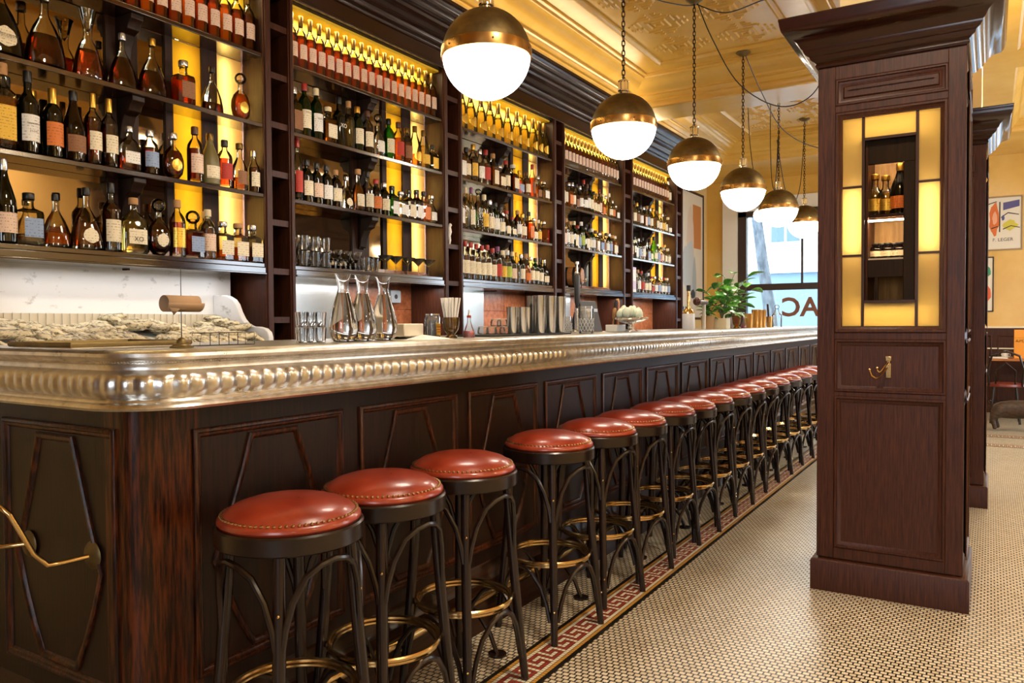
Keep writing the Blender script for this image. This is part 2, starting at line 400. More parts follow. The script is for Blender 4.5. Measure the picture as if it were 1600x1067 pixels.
# ------------------------------------------------------------------ setting: walls
def holed(x_or_y, a0, a1, z1, holes, th, axis):
    """wall slab with rectangular openings; axis 'x' = wall spans y at x, 'y' = wall spans x at y"""
    mb = MB()
    def bx(u0, u1, v0, v1):
        if u1 - u0 < 1e-4 or v1 - v0 < 1e-4: return
        if axis == 'x': mb.box(x_or_y, u0, v0, x_or_y + th, u1, v1)
        else: mb.box(u0, x_or_y, v0, u1, x_or_y + th, v1)
    u = a0
    for h0, h1, b0, b1 in sorted(holes):
        bx(u, h0, 0, z1); bx(h0, h1, 0, b0); bx(h0, h1, b1, z1); u = h1
    bx(u, a1, 0, z1)
    return mb
struct('wall_left', MB().box(-4.05, -2.6, 0, -3.56, 9.16, 3.75).box(-4.05, 9.16, 0, -3.90, 12.3, 3.75), YPALE, 'ochre wall behind the bar')
struct('wall_end', holed(12.3, -4.05, 3.6, 3.75, [(-3.40, -0.55, 0.9, 2.96), (1.0, 3.2, 0.35, 2.85)], 0.2, 'y'), YELLOW, 'ochre end wall round the street window')
struct('wall_right', holed(3.4, -2.6, 12.3, 3.75, [(7.0, 10.2, 0.9, 2.9)], 0.2, 'x'), YPALE)
struct('wall_back', holed(-2.7, -4.05, 3.6, 3.75, [(-0.45, 1.05, 0.9, 2.6)], 0.1, 'y'), noise_mat('rear_wall_paneling', '5a3820', '7a5230', (20, 20, 2), .5))
struct('ceiling', MB().box(-4.05, -2.7, 3.72, 3.6, 12.5, 3.85), YELLOW, 'ochre ceiling inside the coffers')
# soffit bands between the coffers
COF = [(-2.95, -1.22, 0.35, 7.33), (-2.95, -1.22, 8.40, 10.62), (0.45, 2.5, 0.35, 7.33), (0.45, 2.5, 8.40, 10.62)]
O = 0.28; ZB = 3.45
mb = MB()
for x0, x1 in ((-4.05, -2.95 - O), (-1.22 + O, 0.45 - O), (2.5 + O, 3.6)): mb.box(x0, -2.7, ZB, x1, 12.3, 3.719)
for y0, y1 in ((-2.7, 0.35 - O), (7.33 + O, 8.40 - O), (10.62 + O, 12.3)):
    for x0, x1 in ((-2.95 - O, -1.22 + O), (0.45 - O, 2.5 + O)): mb.box(x0, y0, ZB, x1, y1, 3.719)
struct('ceiling_beam', mb, YELLOW, 'ochre ceiling beams between the coffers')
CROWN = [(-0.02, 3.72), (-0.02, 3.705), (0.0, 3.70), (0.015, 3.70), (0.02, 3.685), (0.05, 3.68), (0.08, 3.655), (0.13, 3.615), (0.17, 3.595), (0.19, 3.58),
         (0.19, 3.565), (0.205, 3.56), (0.215, 3.54), (0.235, 3.525), (0.235, 3.51), (0.25, 3.50), (0.262, 3.475), (0.262, 3.46), (O, ZB)]
for k, (x0, x1, y0, y1) in enumerate(COF):
    path = [(x0, y0), (x0, y1), (x1, y1), (x1, y0)]
    m1 = MB().sweep(path, [(-d, z) for d, z in CROWN], closed=True)
    bi = [(-0.22, 3.72), (-0.222, 3.705), (-0.235, 3.70), (-0.25, 3.69), (-0.265, 3.70), (-0.275, 3.71), (-0.275, 3.72)]
    m1.sweep(path, [(-d, z) for d, z in bi], closed=True)
    struct('trim_%d' % (4 + k), m1, YELLOW, 'ochre crown moulding of a ceiling coffer')
    # pressed-tin relief
    m2 = MB(); bx0, bx1, by0, by1 = x0 + 0.30, x1 - 0.30, y0 + 0.30, y1 - 0.30
    ny = round((by1 - by0) / 0.57); nx = 2; py = (by1 - by0) / ny; px_ = (bx1 - bx0) / nx
    for i in range(nx):
        for j in range(ny):
            cx, cy = bx0 + (i + 0.5) * px_, by0 + (j + 0.5) * py
            for h, wd in ((0.090, 0.026), (0.045, 0.022)):
                m2.frame([(cx - h, cy - h), (cx + h, cy - h), (cx + h, cy + h), (cx - h, cy + h)], [(0, 0), (wd * .3, .012), (wd * .7, .012), (wd, 0)], lambda u, v, n: (u, v, 3.7205 - n))
            for sx in (1, -1):
                for sy in (1, -1):
                    for q in range(3):
                        a = 0.128 + q * 0.045; ln = 0.12 - q * 0.036
                        for u0, v0, u1, v1 in ((a, .016, a + .026, .016 + ln), (.016, a, .016 + ln, a + .026)):
                            m2.frame([(cx + sx * u0, cy + sy * v0), (cx + sx * u1, cy + sy * v0), (cx + sx * u1, cy + sy * v1), (cx + sx * u0, cy + sy * v1)], [(0, 0), (.008, .011), (.0125, .011)], lambda u, v, n: (u, v, 3.7205 - n))
    struct('trim_%d' % (8 + k), m2, YELLOW, 'pressed tin relief of a ceiling coffer', smooth=False)

# ------------------------------------------------------------------ setting: end window and street
DKW = pr('dark_window_frame', '3a2a24', 0.4)
mb = MB().box(-3.63, 12.24, 0.9, -3.40, 12.30, 3.16).box(-3.40, 12.24, 2.96, -0.3, 12.30, 3.16)
struct('trim_12', mb, WHITEP, 'white architrave of the end window', bevel=0.006)
mb = MB().box(-3.40, 12.30, 0.9, -3.27, 12.42, 2.96).box(-3.40, 12.30, 2.88, -0.55, 12.42, 2.96).box(-0.63, 12.30, 0.9, -0.55, 12.42, 2.96)
mb.box(-3.27, 12.34, 1.73, -0.63, 12.42, 1.83).box(-3.27, 12.34, 0.9, -0.63, 12.42, 1.0).box(-2.46, 12.36, 1.83, -2.43, 12.40, 2.88)
win = struct('window_1', mb, DKW, 'dark framed street window at the end', bevel=0.004)
gl = obj('pane', MB().box(-3.27, 12.375, 0.9, -0.63, 12.381, 2.9), thin_glass('window_glass', 'eef4f6', 0.01), win)
mb = MB().text('AC', 0.40, lambda x, y, z: (-x, z, y), ext=0.004, bold=0.010)
obj('lettering', mb, pr('bronze_letters', '8a5a44', 0.5), win, loc=(-2.47, 12.36, 1.33))
for nm, a, b in (('window_2', 7.0, 10.2),):  # out-of-view window, added to let cool daylight in from the right
    mb = MB()
    for y in (a, (a + b) / 2 - 0.04, b - 0.08): mb.box(3.44, y, 0.9, 3.52, y + 0.08, 2.9)
    mb.box(3.44, a, 0.9, 3.52, b, 0.98).box(3.44, a, 2.82, 3.52, b, 2.9)
    struct(nm, mb, DKW, 'unseen window added in the right wall for cool daylight')
mb = MB().box(1.0, 12.34, 0.35, 1.08, 12.42, 2.85).box(3.12, 12.34, 0.35, 3.2, 12.42, 2.85).box(1.08, 12.34, 0.35, 3.12, 12.42, 0.43).box(1.08, 12.34, 2.77, 3.12, 12.42, 2.85).box(2.06, 12.34, 0.43, 2.14, 12.42, 2.77)
struct('window_3', mb, DKW, 'tall street window at the right of the end wall')
# street outside
struct('ground', MB().box(-30, 12.6, -0.25, 20, 26, -0.15), noise_mat('pavement', '9a9a98', 'b4b2ae', (1, 1, 1), 0.8, nscale=3), 'grey street pavement outside')
b = thing('building', 'pale plastered building across the street seen through the end window', 'building', (-6, 21, -0.15))
mb = MB().box(-20, 21, 2.8, 8, 24, 11)
WF = lambda x, z, y=20.93: None
obj('facade', mb, pr('pale_facade', 'f6f2ea', 0.8), b, w=True)
obj('plinth', MB().box(-20, 20.95, -0.15, 8, 24, 2.50), pr('grey_facade_base', '7890a4', 0.8), b, w=True)
obj('ledge', MB().box(-20, 20.8, 2.50, 8, 21.1, 2.8), pr('facade_ledge', 'e8eaee', 0.7), b, w=True)
for x in (-7.2, -4.98, -3.75, -2.2):
    w_ = obj('window', MB().box(x, 20.94, 3.25, x + 0.85, 21.01, 4.7).box(x - 0.08, 20.9, 3.15, x + 0.93, 21.05, 3.25), pr('facade_window_frame', 'b4c0cc', 0.5), b, w=True)
    obj('pane', MB().box(x + 0.07, 20.92, 3.32, x + 0.39, 20.96, 4.6).box(x + 0.46, 20.92, 3.32, x + 0.78, 20.96, 4.6), pr('facade_pane', '50687e', 0.1), w_, w=True)
pts = [(-3.68, 16, -0.2), (-3.72, 16, 0.8), (-3.80, 16, 1.6), (-3.92, 16, 2.4), (-4.04, 16, 3.3), (-4.06, 16, 4.4), (-4.3, 16.1, 5.6)]
tr = thing('street_tree', 'slender grey tree trunk standing outside the end window', 'tree', (-3.68, 16, -0.2))
obj('trunk', MB().tube(pts, 0.11, 12, rs=[0.15, 0.13, 0.12, 0.11, 0.10, 0.10, 0.07]), noise_mat('tree_bark', '3e4650', '6c747e', (6, 6, 2), 0.9, nscale=2, bump=0.5), tr, w=True)
obj('branch', MB().tube([(-4.04, 16, 3.3), (-3.8, 16, 3.9), (-3.5, 16, 4.8)], 0.05, 8, rs=[0.07, 0.05, 0.03]), bpy.data.materials['tree_bark'], tr, w=True)

# ------------------------------------------------------------------ bar counter
XE, YE, YF = -1.62, 1.02, 10.2        # counter edge, near end, far end
bar = thing('bar_counter', 'long dark panelled wooden bar front below the zinc top', 'bar', (-1.78, 1.115, 0))
XP, YP = -1.78, 1.115
body = MB().box(XP - 0.42, YP + 0.12, 0, XP - 0.02, YF, 1.06).box(-3.2, YP + 0.02, 0, XP - 0.12, YP + 0.12, 1.06).box(XP - 0.03, YP + 0.19, 0, XP, YF, 1.06).box(-3.2, YP, 0, XP - 0.12, YP + 0.03, 1.06)
obj('carcass', body, WOOD, bar, w=True)
# rounded corner post
cp = MB(); poly = [(XP - 0.12, YP), (XP - 0.055, YP)] + [(XP - 0.055 + 0.055 * math.sin(t), YP + 0.055 - 0.055 * math.cos(t)) for t in [PI / 2 * k / 8 for k in range(1, 9)]] + [(XP, YP + 0.19), (XP - 0.05, YP + 0.19), (XP - 0.12, YP + 0.12)]
cp.prism(poly, lambda u, v, n: (u, v, n), 0, 1.06)
obj('corner_post', cp, WOODP, bar, w=True)['label'] = 'figured oak corner post'
RIDGE = [(0, 0), (0, 0.007), (0.004, 0.011), (0.010, 0.012), (0.014, 0.008), (0.018, 0.008), (0.022, 0.005), (0.026, 0)]
def panel(fn, u0, u1, z0, z1):
    m = MB().frame([(u0, z0), (u1, z0), (u1, z1), (u0, z1)], RIDGE, fn)
    w = u1 - u0; pts = [(0.335, 1), (0.665, 1), (0.90, 0.45), (0.66, 0.04), (0.33, 0.04), (0.09, 0.45)]
    pts = []
    for a, bb in ((0.33, 0.955), (0.65, 0.955)): pts.append((a, bb))
    for a, bb in ((0.72, 0.80), (0.80, 0.62), (0.885, 0.45), (0.82, 0.30), (0.74, 0.16), (0.66, 0.045), (0.33, 0.045), (0.25, 0.16), (0.17, 0.30), (0.10, 0.45), (0.19, 0.62), (0.27, 0.80)): pts.append((a, bb))
    m.frame([(u0 + a * w, z0 + bb * (z1 - z0)) for a, bb in pts], [(0, 0), (0, 0.006), (0.004, 0.010), (0.010, 0.010), (0.016, 0.006), (0.020, 0.0)], fn)
    return m
y = 1.281
while y < YF - 0.6:
    m = panel(fYZ(XP), y, y + 0.552, 0.31, 0.975)
    obj('front_panel', m, WOODP, bar, w=True); y += 0.628
for x1 in (-1.846, -2.474):
    m = panel(lambda u, v, n: (u, YP - n, v), x1 - 0.55, x1, 0.31, 0.99)
    obj('end_panel', m, WOODP, bar, w=True)
base = [(0, 0), (0.04, 0), (0.04, 0.13), (0.036, 0.14), (0.03, 0.15), (0.03, 0.19), (0.018, 0.205), (0.014, 0.235), (0.004, 0.25), (0, 0.255)]
obj('base_moulding', MB().sweep([(XP, YF), (XP, YP + 0.06), (XP - 0.02, YP + 0.02), (XP - 0.06, YP), (-3.2, YP)], [(-d, z) for d, z in base]), WOODH, bar, w=True)
# zinc top
def arc_path(x, y, r, y_far, x_far, step=0.0072):
    p = []; n = int((y_far - y - r) / step)
    p += [(x, y_far - i * step) for i in range(n)]
    p += [(x - r + r * math.cos(t), y + r - r * math.sin(t)) for t in [PI / 2 * k / 37 for k in range(38)]]
    n = int((x - r - x_far) / step); p += [(x - r - i * step, y) for i in range(1, n)]
    return p
path = arc_path(XE, YE, 0.17, YF, -3.2)
zt = thing('zinc_bar_top', 'polished zinc bar top with fluted rounded edge running the whole bar', 'bar top', (XE, YE, 1.05))
slab = [(XE - 0.02, YF)] + [(a - 0.02 if k < 1 else a, b_) for k, (a, b_) in enumerate([])] + []
inner = arc_path(XE - 0.07, YE + 0.07, 0.12, YF, -3.2, 0.5)
poly = inner + [(-3.2, YE + 0.07), (-3.2, YE + 0.22), (-2.36, YE + 0.22), (-2.36, YF)]
obj('top_sheet', MB().prism(poly, lambda u, v, n: (u, v, n), 1.06, 1.187), ZINC, zt, w=True, smooth=False)
EDGE = [(-0.09, 1.187), (-0.055, 1.1885), (-0.035, 1.191), (-0.02, 1.189), (-0.010, 1.182), (-0.008, 1.174), (-0.014, 1.168), (-0.020, 1.165), (-0.022, 1.161), (-0.019, 1.158),
        (-0.024, 1.155), (-0.026, 1.148), (-0.024, 1.142), (-0.016, 1.138)]
obj('rim', MB().sweep(path[::4] + [path[-1]], [(-d, z) for d, z in EDGE]), ZINC, zt, w=True)
FL = [(-0.016, 1.138, 0), (-0.006, 1.134, 0.3), (0.002, 1.126, 0.8), (0.006, 1.115, 1), (0.006, 1.100, 1), (0.002, 1.089, 0.9), (-0.006, 1.082, 0.4), (-0.010, 1.078, 0)]
mod = lambda L, j: 0.011 * FL[j][2] * (1 - abs(math.sin(PI * L / 0.043)) ** 0.6)
obj('fluted_band', MB().sweep(path, [(-d, z) for d, z, k in FL], mod=mod), ZINC, zt, w=True)
LIP = [(-0.010, 1.078), (-0.002, 1.073), (0.0, 1.068), (0.010, 1.063), (0.014, 1.056), (0.010, 1.050), (-0.02, 1.048), (-0.12, 1.048)]
obj('lip', MB().sweep(path[::4] + [path[-1]], [(-d, z) for d, z in LIP]), ZINC, zt, w=True)
bm_ = MB(); L = 0; last = None
for q in path:
    if last is None or (Vector(q) - Vector(last)).length >= 0.0069:
        if q[1] < 5.0: bm_.add([(q[0] - 0.019 + a * 0.0028, q[1] + b_ * 0.0028, 1.1615 + c_ * 0.0028) for a, b_, c_ in ((1, 0, 0), (0, 1, 0), (-1, 0, 0), (0, -1, 0), (0, 0, 1), (0, 0, -1))],
                               [(0, 1, 4), (1, 2, 4), (2, 3, 4), (3, 0, 4), (1, 0, 5), (2, 1, 5), (3, 2, 5), (0, 3, 5)])
        last = q
o = obj('bead_line', bm_, ZINC, zt, w=True); o['kind'] = 'stuff'
# foot rail
fr = thing('foot_rail', 'polished brass foot rail running low along the bar front', 'foot rail', (-1.63, 1.2, 0))
obj('rail', MB().cyl(0.019, 1.25, 10.1, 16, (-1.712, 0, 0.160), axis='y'), BRASS, fr, w=True)
for y in [2.42 + 0.70 * k for k in range(-1, 11)]:
    m = MB().tube([(-1.712, y, 0.160), (-1.66, y, 0.145), (-1.60, y, 0.075), (-1.57, y, 0.006)], 0.009, 8).cyl(0.035, 0.0, 0.008, 16, (-1.568, y, 0))
    obj('bracket', m, BENT, fr, w=True)
er = thing('grab_rail', 'slim cranked brass rail with round flanges on the bar end', 'rail', (-1.95, 1.115, 0.66))
obj('rod', MB().tube([(-1.952, 1.11, 0.66), (-1.975, 1.04, 0.655), (-1.985, 1.015, 0.655), (-1.99, 0.985, 0.69), (-1.985, 0.93, 0.80), (-2.0, 0.92, 0.815), (-2.15, 0.935, 0.812), (-2.55, 0.96, 0.81)], 0.0065, 10), BRASS, er, w=True)
obj('rod', MB().tube([(-2.262, 1.112, 0.645), (-2.30, 1.06, 0.643), (-2.36, 1.03, 0.642), (-2.60, 1.0, 0.64)], 0.0065, 10), BRASS, er, w=True)
for x, z in ((-1.952, 0.66), (-2.262, 0.645)):
    obj('flange', MB().lathe([(0, 1.114), (0.033, 1.114), (0.037, 1.109), (0.032, 1.104), (0.010, 1.100), (0, 1.098)], 20, (x, 0, z), axis='y'), BRASSA, er, w=True)
# ------------------------------------------------------------------ back bar shelving
XS, XB = -3.20, -3.345            # front edge and back face of the shelves
SHELF_Z = [2.645, 2.285, 1.925, 1.565]   # upper faces: top, second, third, lowest
BAYN = ['leftmost', 'second', 'middle', 'fourth', 'farthest']
LADX = [(1.19, 1.40), (2.75, 2.955), (4.29, 4.515), (5.86, 6.07), (7.34, 7.59), (8.89, 9.137)]
MARB = MARBLE
for k, (a, b_) in enumerate(BAYS):
    u = thing('shelving_unit', 'dark wooden back bar shelving, %s of the five lit bays' % ['leftmost', 'second from the left', 'middle', 'fourth from the left', 'farthest'][k], 'shelving', (XB, (a + b_) / 2, 0.9), 'shelving bays of the back bar')
    m = MB().box(-3.56, a, 0.9, -3.545, b_, 2.98)
    for y0, y1 in ((a, a + 0.006), (b_ - 0.001, b_)): m.box(-3.545, y0, 1.5, XS - 0.004, y1, 2.98)
    m.box(-3.545, a, 2.98, XS - 0.01, b_, 2.995)
    c = (a + b_) / 2
    m.box(XB - 0.02, c - 0.075, 1.6, XB + 0.004, c + 0.075, 2.98)               # centre stile
    m.box(XB - 0.02, b_ - 0.26, 1.6, XB + 0.004, b_ - 0.17, 2.98)              # stile between the two glass strips
    m.box(XB - 0.02, b_ - 0.46, 1.6, XB + 0.004, b_ - 0.42, 2.98)
    m.box(-3.545, c + 0.02, 1.5, XB - 0.02, c + 0.035, 2.98)
    obj('carcass', m, WOODM, u, w=True)
    obj('mirror', MB().box(XB - 0.018, a, 1.6, XB - 0.008, c - 0.075, 2.62).box(XB - 0.018, c + 0.075, 1.6, XB - 0.008, b_ - 0.46, 2.62), MIRROR, u, w=True)
    obj('backing', MB().box(XB - 0.02, a, 2.66, XB + 0.006, b_, 2.98).box(-3.5, a, 2.965, XS - 0.03, b_, 2.979), YBACK, u, w=True)['label'] = 'bright yellow backing of the top compartment'
    for y0, y1, lb in ((b_ - 0.42, b_ - 0.26, 'amber'), (b_ - 0.17, b_ - 0.014, 'bright')):
        obj('glass_strip', MB().box(XB - 0.012, y0, 1.6, XB - 0.006, y1, 2.62), AMBERA if lb == 'amber' else AMBERP, u, w=True)['label'] = lb + ' backlit amber glass strip'
    obj('tube_lamp', MB().cyl(0.012, 1.62, 2.6, 10, (-3.388, b_ - 0.115, 0)), TUBE, u, w=True)
    obj('tube_lamp', MB().cyl(0.008, 1.62, 2.6, 8, (-3.42, b_ - 0.34, 0)), TUBEA, u, w=True)
    for q, z in enumerate(SHELF_Z):
        m = MB().box(XB - 0.01 if q == 0 else XB - 0.006, a + 0.0005, z - 0.022, XS - 0.002, b_ - 0.0005, z)
        if q == 3: m.box(XB, a, z - 0.055, XS + 0.006, b_, z - 0.022).box(-3.545, a, z - 0.06, XS + 0.014, b_, z - 0.05)
        obj('shelf', m, WOODG, u, w=True, bevel=0.003)
    for z in SHELF_Z[:3]:       # scrolled bracket under each shelf at the centre stile
        poly = [(XB, z - 0.022), (XS - 0.02, z - 0.022), (XS - 0.02, z - 0.045), (XS - 0.04, z - 0.06), (XS - 0.05, z - 0.085), (XS - 0.085, z - 0.10), (XS - 0.11, z - 0.15), (XS - 0.12, z - 0.20), (XB, z - 0.22)]
        obj('bracket', MB().prism(poly, lambda p, v, n: (p, n, v), c - 0.03, c + 0.03), WOOD, u, w=True, bevel=0.003)
    # splashback under the lowest shelf
    if k == 0:
        obj('splashback', MB().box(-3.415, 0.3, 0.9, -3.40, 2.69, 1.51), MARB, u, w=True)['label'] = 'white veined marble splashback'
    else:
        obj('splashback', MB().box(-3.50, a, 0.9, -3.485, c + 0.02, 1.51), STEEL, u, w=True)['label'] = 'brushed steel splashback'
        t_ = MB()
        for y0, y1 in ((c + 0.023, c + 0.33), (c + 0.334, b_)):
            for z0, z1 in ((0.9, 1.15), (1.153, 1.345), (1.348, 1.51)): t_.box(-3.50, y0, z0, -3.487, y1, z1)
        obj('tiled_splashback', t_, SPLASHC, u, w=True)['label'] = 'copper brown stone tiles'
    # ladder of small cubbies on the right of the bay
    for (l0, l1) in ([LADX[0], LADX[1]] if k == 0 else [LADX[k + 1]]):
        w1 = 0.052
        for y0, y1 in ((l0, l0 + w1), (l1 - 0.038, l1)):
            obj('post', MB().box(-3.545, y0, 0.9, XS + 0.004, y1, 2.985).box(XS - 0.01, y0 + 0.008, 0.9, XS + 0.012, y1 - 0.008, 2.985), WOODC, u, w=True, bevel=0.003)
        for q in range(8):
            z = 1.015 + 0.256 * q
            obj('rung', MB().box(-3.545, l0 + w1, z - 0.016, XS - 0.004, l1 - 0.038, z + 0.016), WOODC, u, w=True)
co = thing('back_bar_cornice', 'dark ribbed wooden cornice and frieze crowning the back bar shelving', 'cornice', (XS, 1.2, 2.98))
FR = [(-0.36, 2.985), (0.012, 2.985), (0.016, 2.99), (0.016, 3.005), (0.006, 3.012), (0.006, 3.09), (0.018, 3.095), (0.024, 3.105), (0.018, 3.115), (0.03, 3.12), (0.045, 3.13), (0.05, 3.145), (0.062, 3.15),
      (0.09, 3.16), (0.10, 3.175), (0.115, 3.18), (0.14, 3.19), (0.148, 3.205), (0.165, 3.21), (0.19, 3.225), (0.197, 3.24), (0.215, 3.245), (0.235, 3.27), (0.24, 3.285), (0.255, 3.29), (0.255, 3.31), (-0.36, 3.31)]
obj('moulding', MB().sweep([(XS, 1.0), (XS, 9.137)], FR), WOODV, co, w=True)
bc = thing('back_counter', 'low back counter beneath the bottle shelves', 'counter', (-3.2, 2.7, 0))
obj('carcass', MB().box(-3.54, 2.62, 0, -2.92, 9.13, 0.86), WOOD, bc, w=True)
obj('worktop', MB().box(-3.54, 2.62, 0.86, -2.90, 9.13, 0.90), STEEL, bc, w=True, bevel=0.003)
o = thing('power_socket', 'grey double power socket on the brown tiles of the second bay', 'socket', (-3.487, 4.06, 1.43))
obj('housing', MB().box(0, -0.055, -0.045, 0.05, 0.055, 0.045), pr('socket_grey', '6c7074', 0.4), o, bevel=0.006)
obj('face_plate', MB().box(0.05, -0.05, -0.04, 0.056, 0.05, 0.04, 0).cyl(0.016, 0.056, 0.058, 14, (0, 0, 0.0), axis='x', mi=1), [pr('socket_face', '8e9296', 0.4), BLACK], o)
# ------------------------------------------------------------------ bottles
# kind: radius, height, side squash (sx towards the aisle, sy along the shelf), section power, profile (r, z), liquid profile top, label band, label half-angle
KIND = {
 'c': (0.037, 0.29, 1, 1, 2.0, [(0, .01), (.85, .0), (1, .02), (1, .60), (.93, .67), (.62, .75), (.38, .79), (.34, .82), (.34, .93), (.42, .935), (.42, .95), (0, .95)], (.16, .50), 62),
 'a': (0.035, 0.305, 1, 1, 2.0, [(0, .02), (.85, .0), (1, .02), (1, .60), (.92, .66), (.55, .73), (.36, .76), (.32, .80), (.32, .95), (0, .95)], (.20, .46), 48),
 'w': (0.038, 0.315, 1, 1, 2.0, [(0, .01), (.85, .0), (1, .02), (1, .58), (.95, .63), (.60, .70), (.40, .74), (.36, .78), (.36, .95), (0, .95)], (.14, .46), 60),
 's': (0.040, 0.27, 1, 1, 5.0, [(0, .01), (.88, .0), (1, .02), (1, .60), (.92, .66), (.55, .71), (.36, .76), (.34, .93), (.42, .935), (.42, .95), (0, .95)], (.10, .50), 38),
 'b': (0.045, 0.31, 1, 1, 2.0, [(0, .01), (.85, .0), (1, .02), (1, .42), (.92, .52), (.70, .64), (.46, .75), (.33, .84), (.31, .95), (0, .95)], (.12, .36), 55),
 't': (0.030, 0.33, 1, 1, 2.0, [(0, .01), (.85, .0), (1, .02), (1, .55), (.90, .62), (.55, .72), (.42, .80), (.40, .95), (0, .95)], (.14, .48), 60),
 'd': (0.070, 0.27, .62, 1, 2.2, [(0, .01), (.86, .0), (1, .03), (.98, .14), (.82, .34), (.55, .52), (.28, .64), (.19, .70), (.17, .86), (.22, .87), (.22, .89), (0, .89)], (.10, .34), 30),
 'f': (0.056, 0.22, .60, 1, 3.2, [(0, .01), (.85, .0), (1, .04), (1, .40), (.90, .56), (.60, .68), (.26, .74), (.22, .80), (.22, .88), (.28, .89), (0, .90)], (.16, .42), 36),
 'o': (0.056, 0.23, .66, 1, 2.0, [(0, .01), (.42, .0), (.55, .03), (.86, .12), (1, .28), (.97, .42), (.78, .56), (.42, .66), (.26, .70), (.24, .84), (.32, .85), (0, .86)], (.16, .42), 30),
 'q': (0.046, 0.20, .9, 1, 6.0, [(0, .01), (.92, .0), (1, .02), (1, .58), (.94, .64), (.40, .70), (.34, .74), (.34, .84), (.44, .85), (0, .86)], (.14, .50), 38),
 'h': (0.045, 0.24, .75, 1, 2.0, [(0, .01), (.85, .0), (1, .03), (1, .36), (.90, .48), (.58, .60), (.34, .68), (.30, .72), (.30, .90), (.38, .91), (0, .92)], (.12, .40), 42),
 'v': (0.066, 0.30, .62, 1, 2.0, [(0, .01), (.90, .0), (1, .04), (.97, .14), (.80, .32), (.56, .48), (.30, .58), (.27, .66), (.31, .74), (.48, .90), (.62, .99), (.58, .99), (.25, .74), (0, .66)], None, 0),
}
CAPR = {'c': .46, 'a': .38, 'w': .42, 's': .46, 'b': .37, 't': .46, 'd': .24, 'f': .32, 'o': .36, 'q': .48, 'h': .42}
_mesh = {}
def part_mesh(key, build):
    if key not in _mesh: _mesh[key] = build()
    return _mesh[key]
def bottle(kind, glass, liq, lab, cap, H, fill=0.6, foil=0.86, shape=None, name='liquor_bottle'):
    """an Empty with body, liquor, label and cap; meshes are shared between equal bottles"""
    Rr, H0, sx, sy, pw, prof, band, ang = KIND[kind]; H = H or H0
    if kind in 'dfov': Rr = Rr * H / H0
    r = bpy.data.objects.new(name, None); C.objects.link(r)
    n = 20 if kind in 'dfovh' else 16
    th0 = PI / 16 if kind == 's' or kind == 'q' else 0
    P_ = [(a * Rr, z * H) for a, z in prof]
    link('bottle_glass', part_mesh((kind, 'g', glass, H), lambda: MB().lathe(P_, n, sx=sx, sy=sy, p=pw, th0=th0).mesh('bottle_glass', GLASSES[glass])), r)
    if liq:
        def mk():
            q = [(0, 0.018 * H / 0.3)]; ztop = fill * H
            for i, (a, z) in enumerate(P_):
                if 0 < i and z < ztop and a > 0: q.append((max(a - 0.0028, 0.002) * 0.98, max(z, 0.018 * H / 0.3)))
                elif z >= ztop:
                    a0, z0 = P_[i - 1]; t = (ztop - z0) / (z - z0 + 1e-9); q.append(((a0 + (a - a0) * t - 0.0028) * .98, ztop)); break
            q.append((0, ztop)); return MB().lathe(q, n, sx=sx, sy=sy, p=pw, th0=th0).mesh('liquor', LIQUIDS[liq])
        link('liquor', part_mesh((kind, 'l', liq, H, fill), mk), r)
    if lab and band:
        def mk():
            m = MB(); z0, z1 = band[0] * H, band[1] * H; shp = shape or ('oval' if kind in 'do' or (kind == 'b' and lab == 'gold') else 'rect')
            nu, nv = 10, 6; vs = []
            for i in range(nv + 1):
                t = i / nv; z = z0 + (z1 - z0) * t
                wsc = math.sqrt(max(0.02, 1 - (2 * t - 1) ** 2)) if shp == 'oval' else 1
                for (ra, za), (rb, zb) in zip(P_[1:], P_[2:]):
                    if za <= z <= zb + 1e-6: rr = ra + (rb - ra) * (z - za) / max(1e-6, zb - za); break
                else: rr = Rr
                for j in range(nu + 1):
                    a = R(ang) * wsc * (2 * j / nu - 1); ca, sa = math.cos(a), math.sin(a)
                    q = 1.0 if pw == 2.0 else (abs(ca) ** pw + abs(sa) ** pw) ** (-1 / pw)
                    vs.append(((rr * q + 0.0008) * ca * sx + 0.0006, (rr * q + 0.0008) * sa * sy, z))
            W = nu + 1
            return m.add(vs, [(i * W + j, i * W + j + 1, (i + 1) * W + j + 1, (i + 1) * W + j) for i in range(nv) for j in range(nu)]).mesh('label', LABELS[lab])
        link('paper_label', part_mesh((kind, 'p', lab, H, shape), mk), r)
    if cap and kind != 'v':
        cr = CAPR[kind] * Rr
        def mk():
            if cap == 'clear': return MB().ball(cr * 1.5, (0, 0, H * 0.97), 12).cyl(cr * .8, H * .86, H * .92, 12).mesh('stopper', CAPS[cap])
            top = H * (0.98 if kind in 'dfoqh' else 1.0)
            return MB().lathe([(cr * .96, H * foil), (cr, H * foil + .002), (cr, top - .004), (cr * .9, top), (0, top)], 14).mesh('cap', CAPS[cap])
        link('stopper' if cap == 'clear' else 'cap', part_mesh((kind, 'c', cap, H, foil), mk), r)
    return r
GN = {'clear': 'clear', 'green': 'green', 'dark': 'dark', 'brown': 'brown', 'frost': 'olive', 'lime': 'lime'}
LN = {'amber': 'amber', 'cognac': 'cognac', 'dcognac': 'dark cognac', 'gold': 'golden', 'clear': 'clear', 'red': 'red', 'rose': 'copper', 'orange': 'orange', 'dark': 'dark', None: 'clear'}
KN = {'c': 'bottle', 'a': 'bottle', 'w': 'bottle', 's': 'square bottle', 'b': 'sloping bottle', 't': 'slim bottle', 'd': 'decanter', 'f': 'flask', 'o': 'round decanter', 'q': 'square flask', 'h': 'squat bottle', 'v': 'flared decanter'}
protos = {}
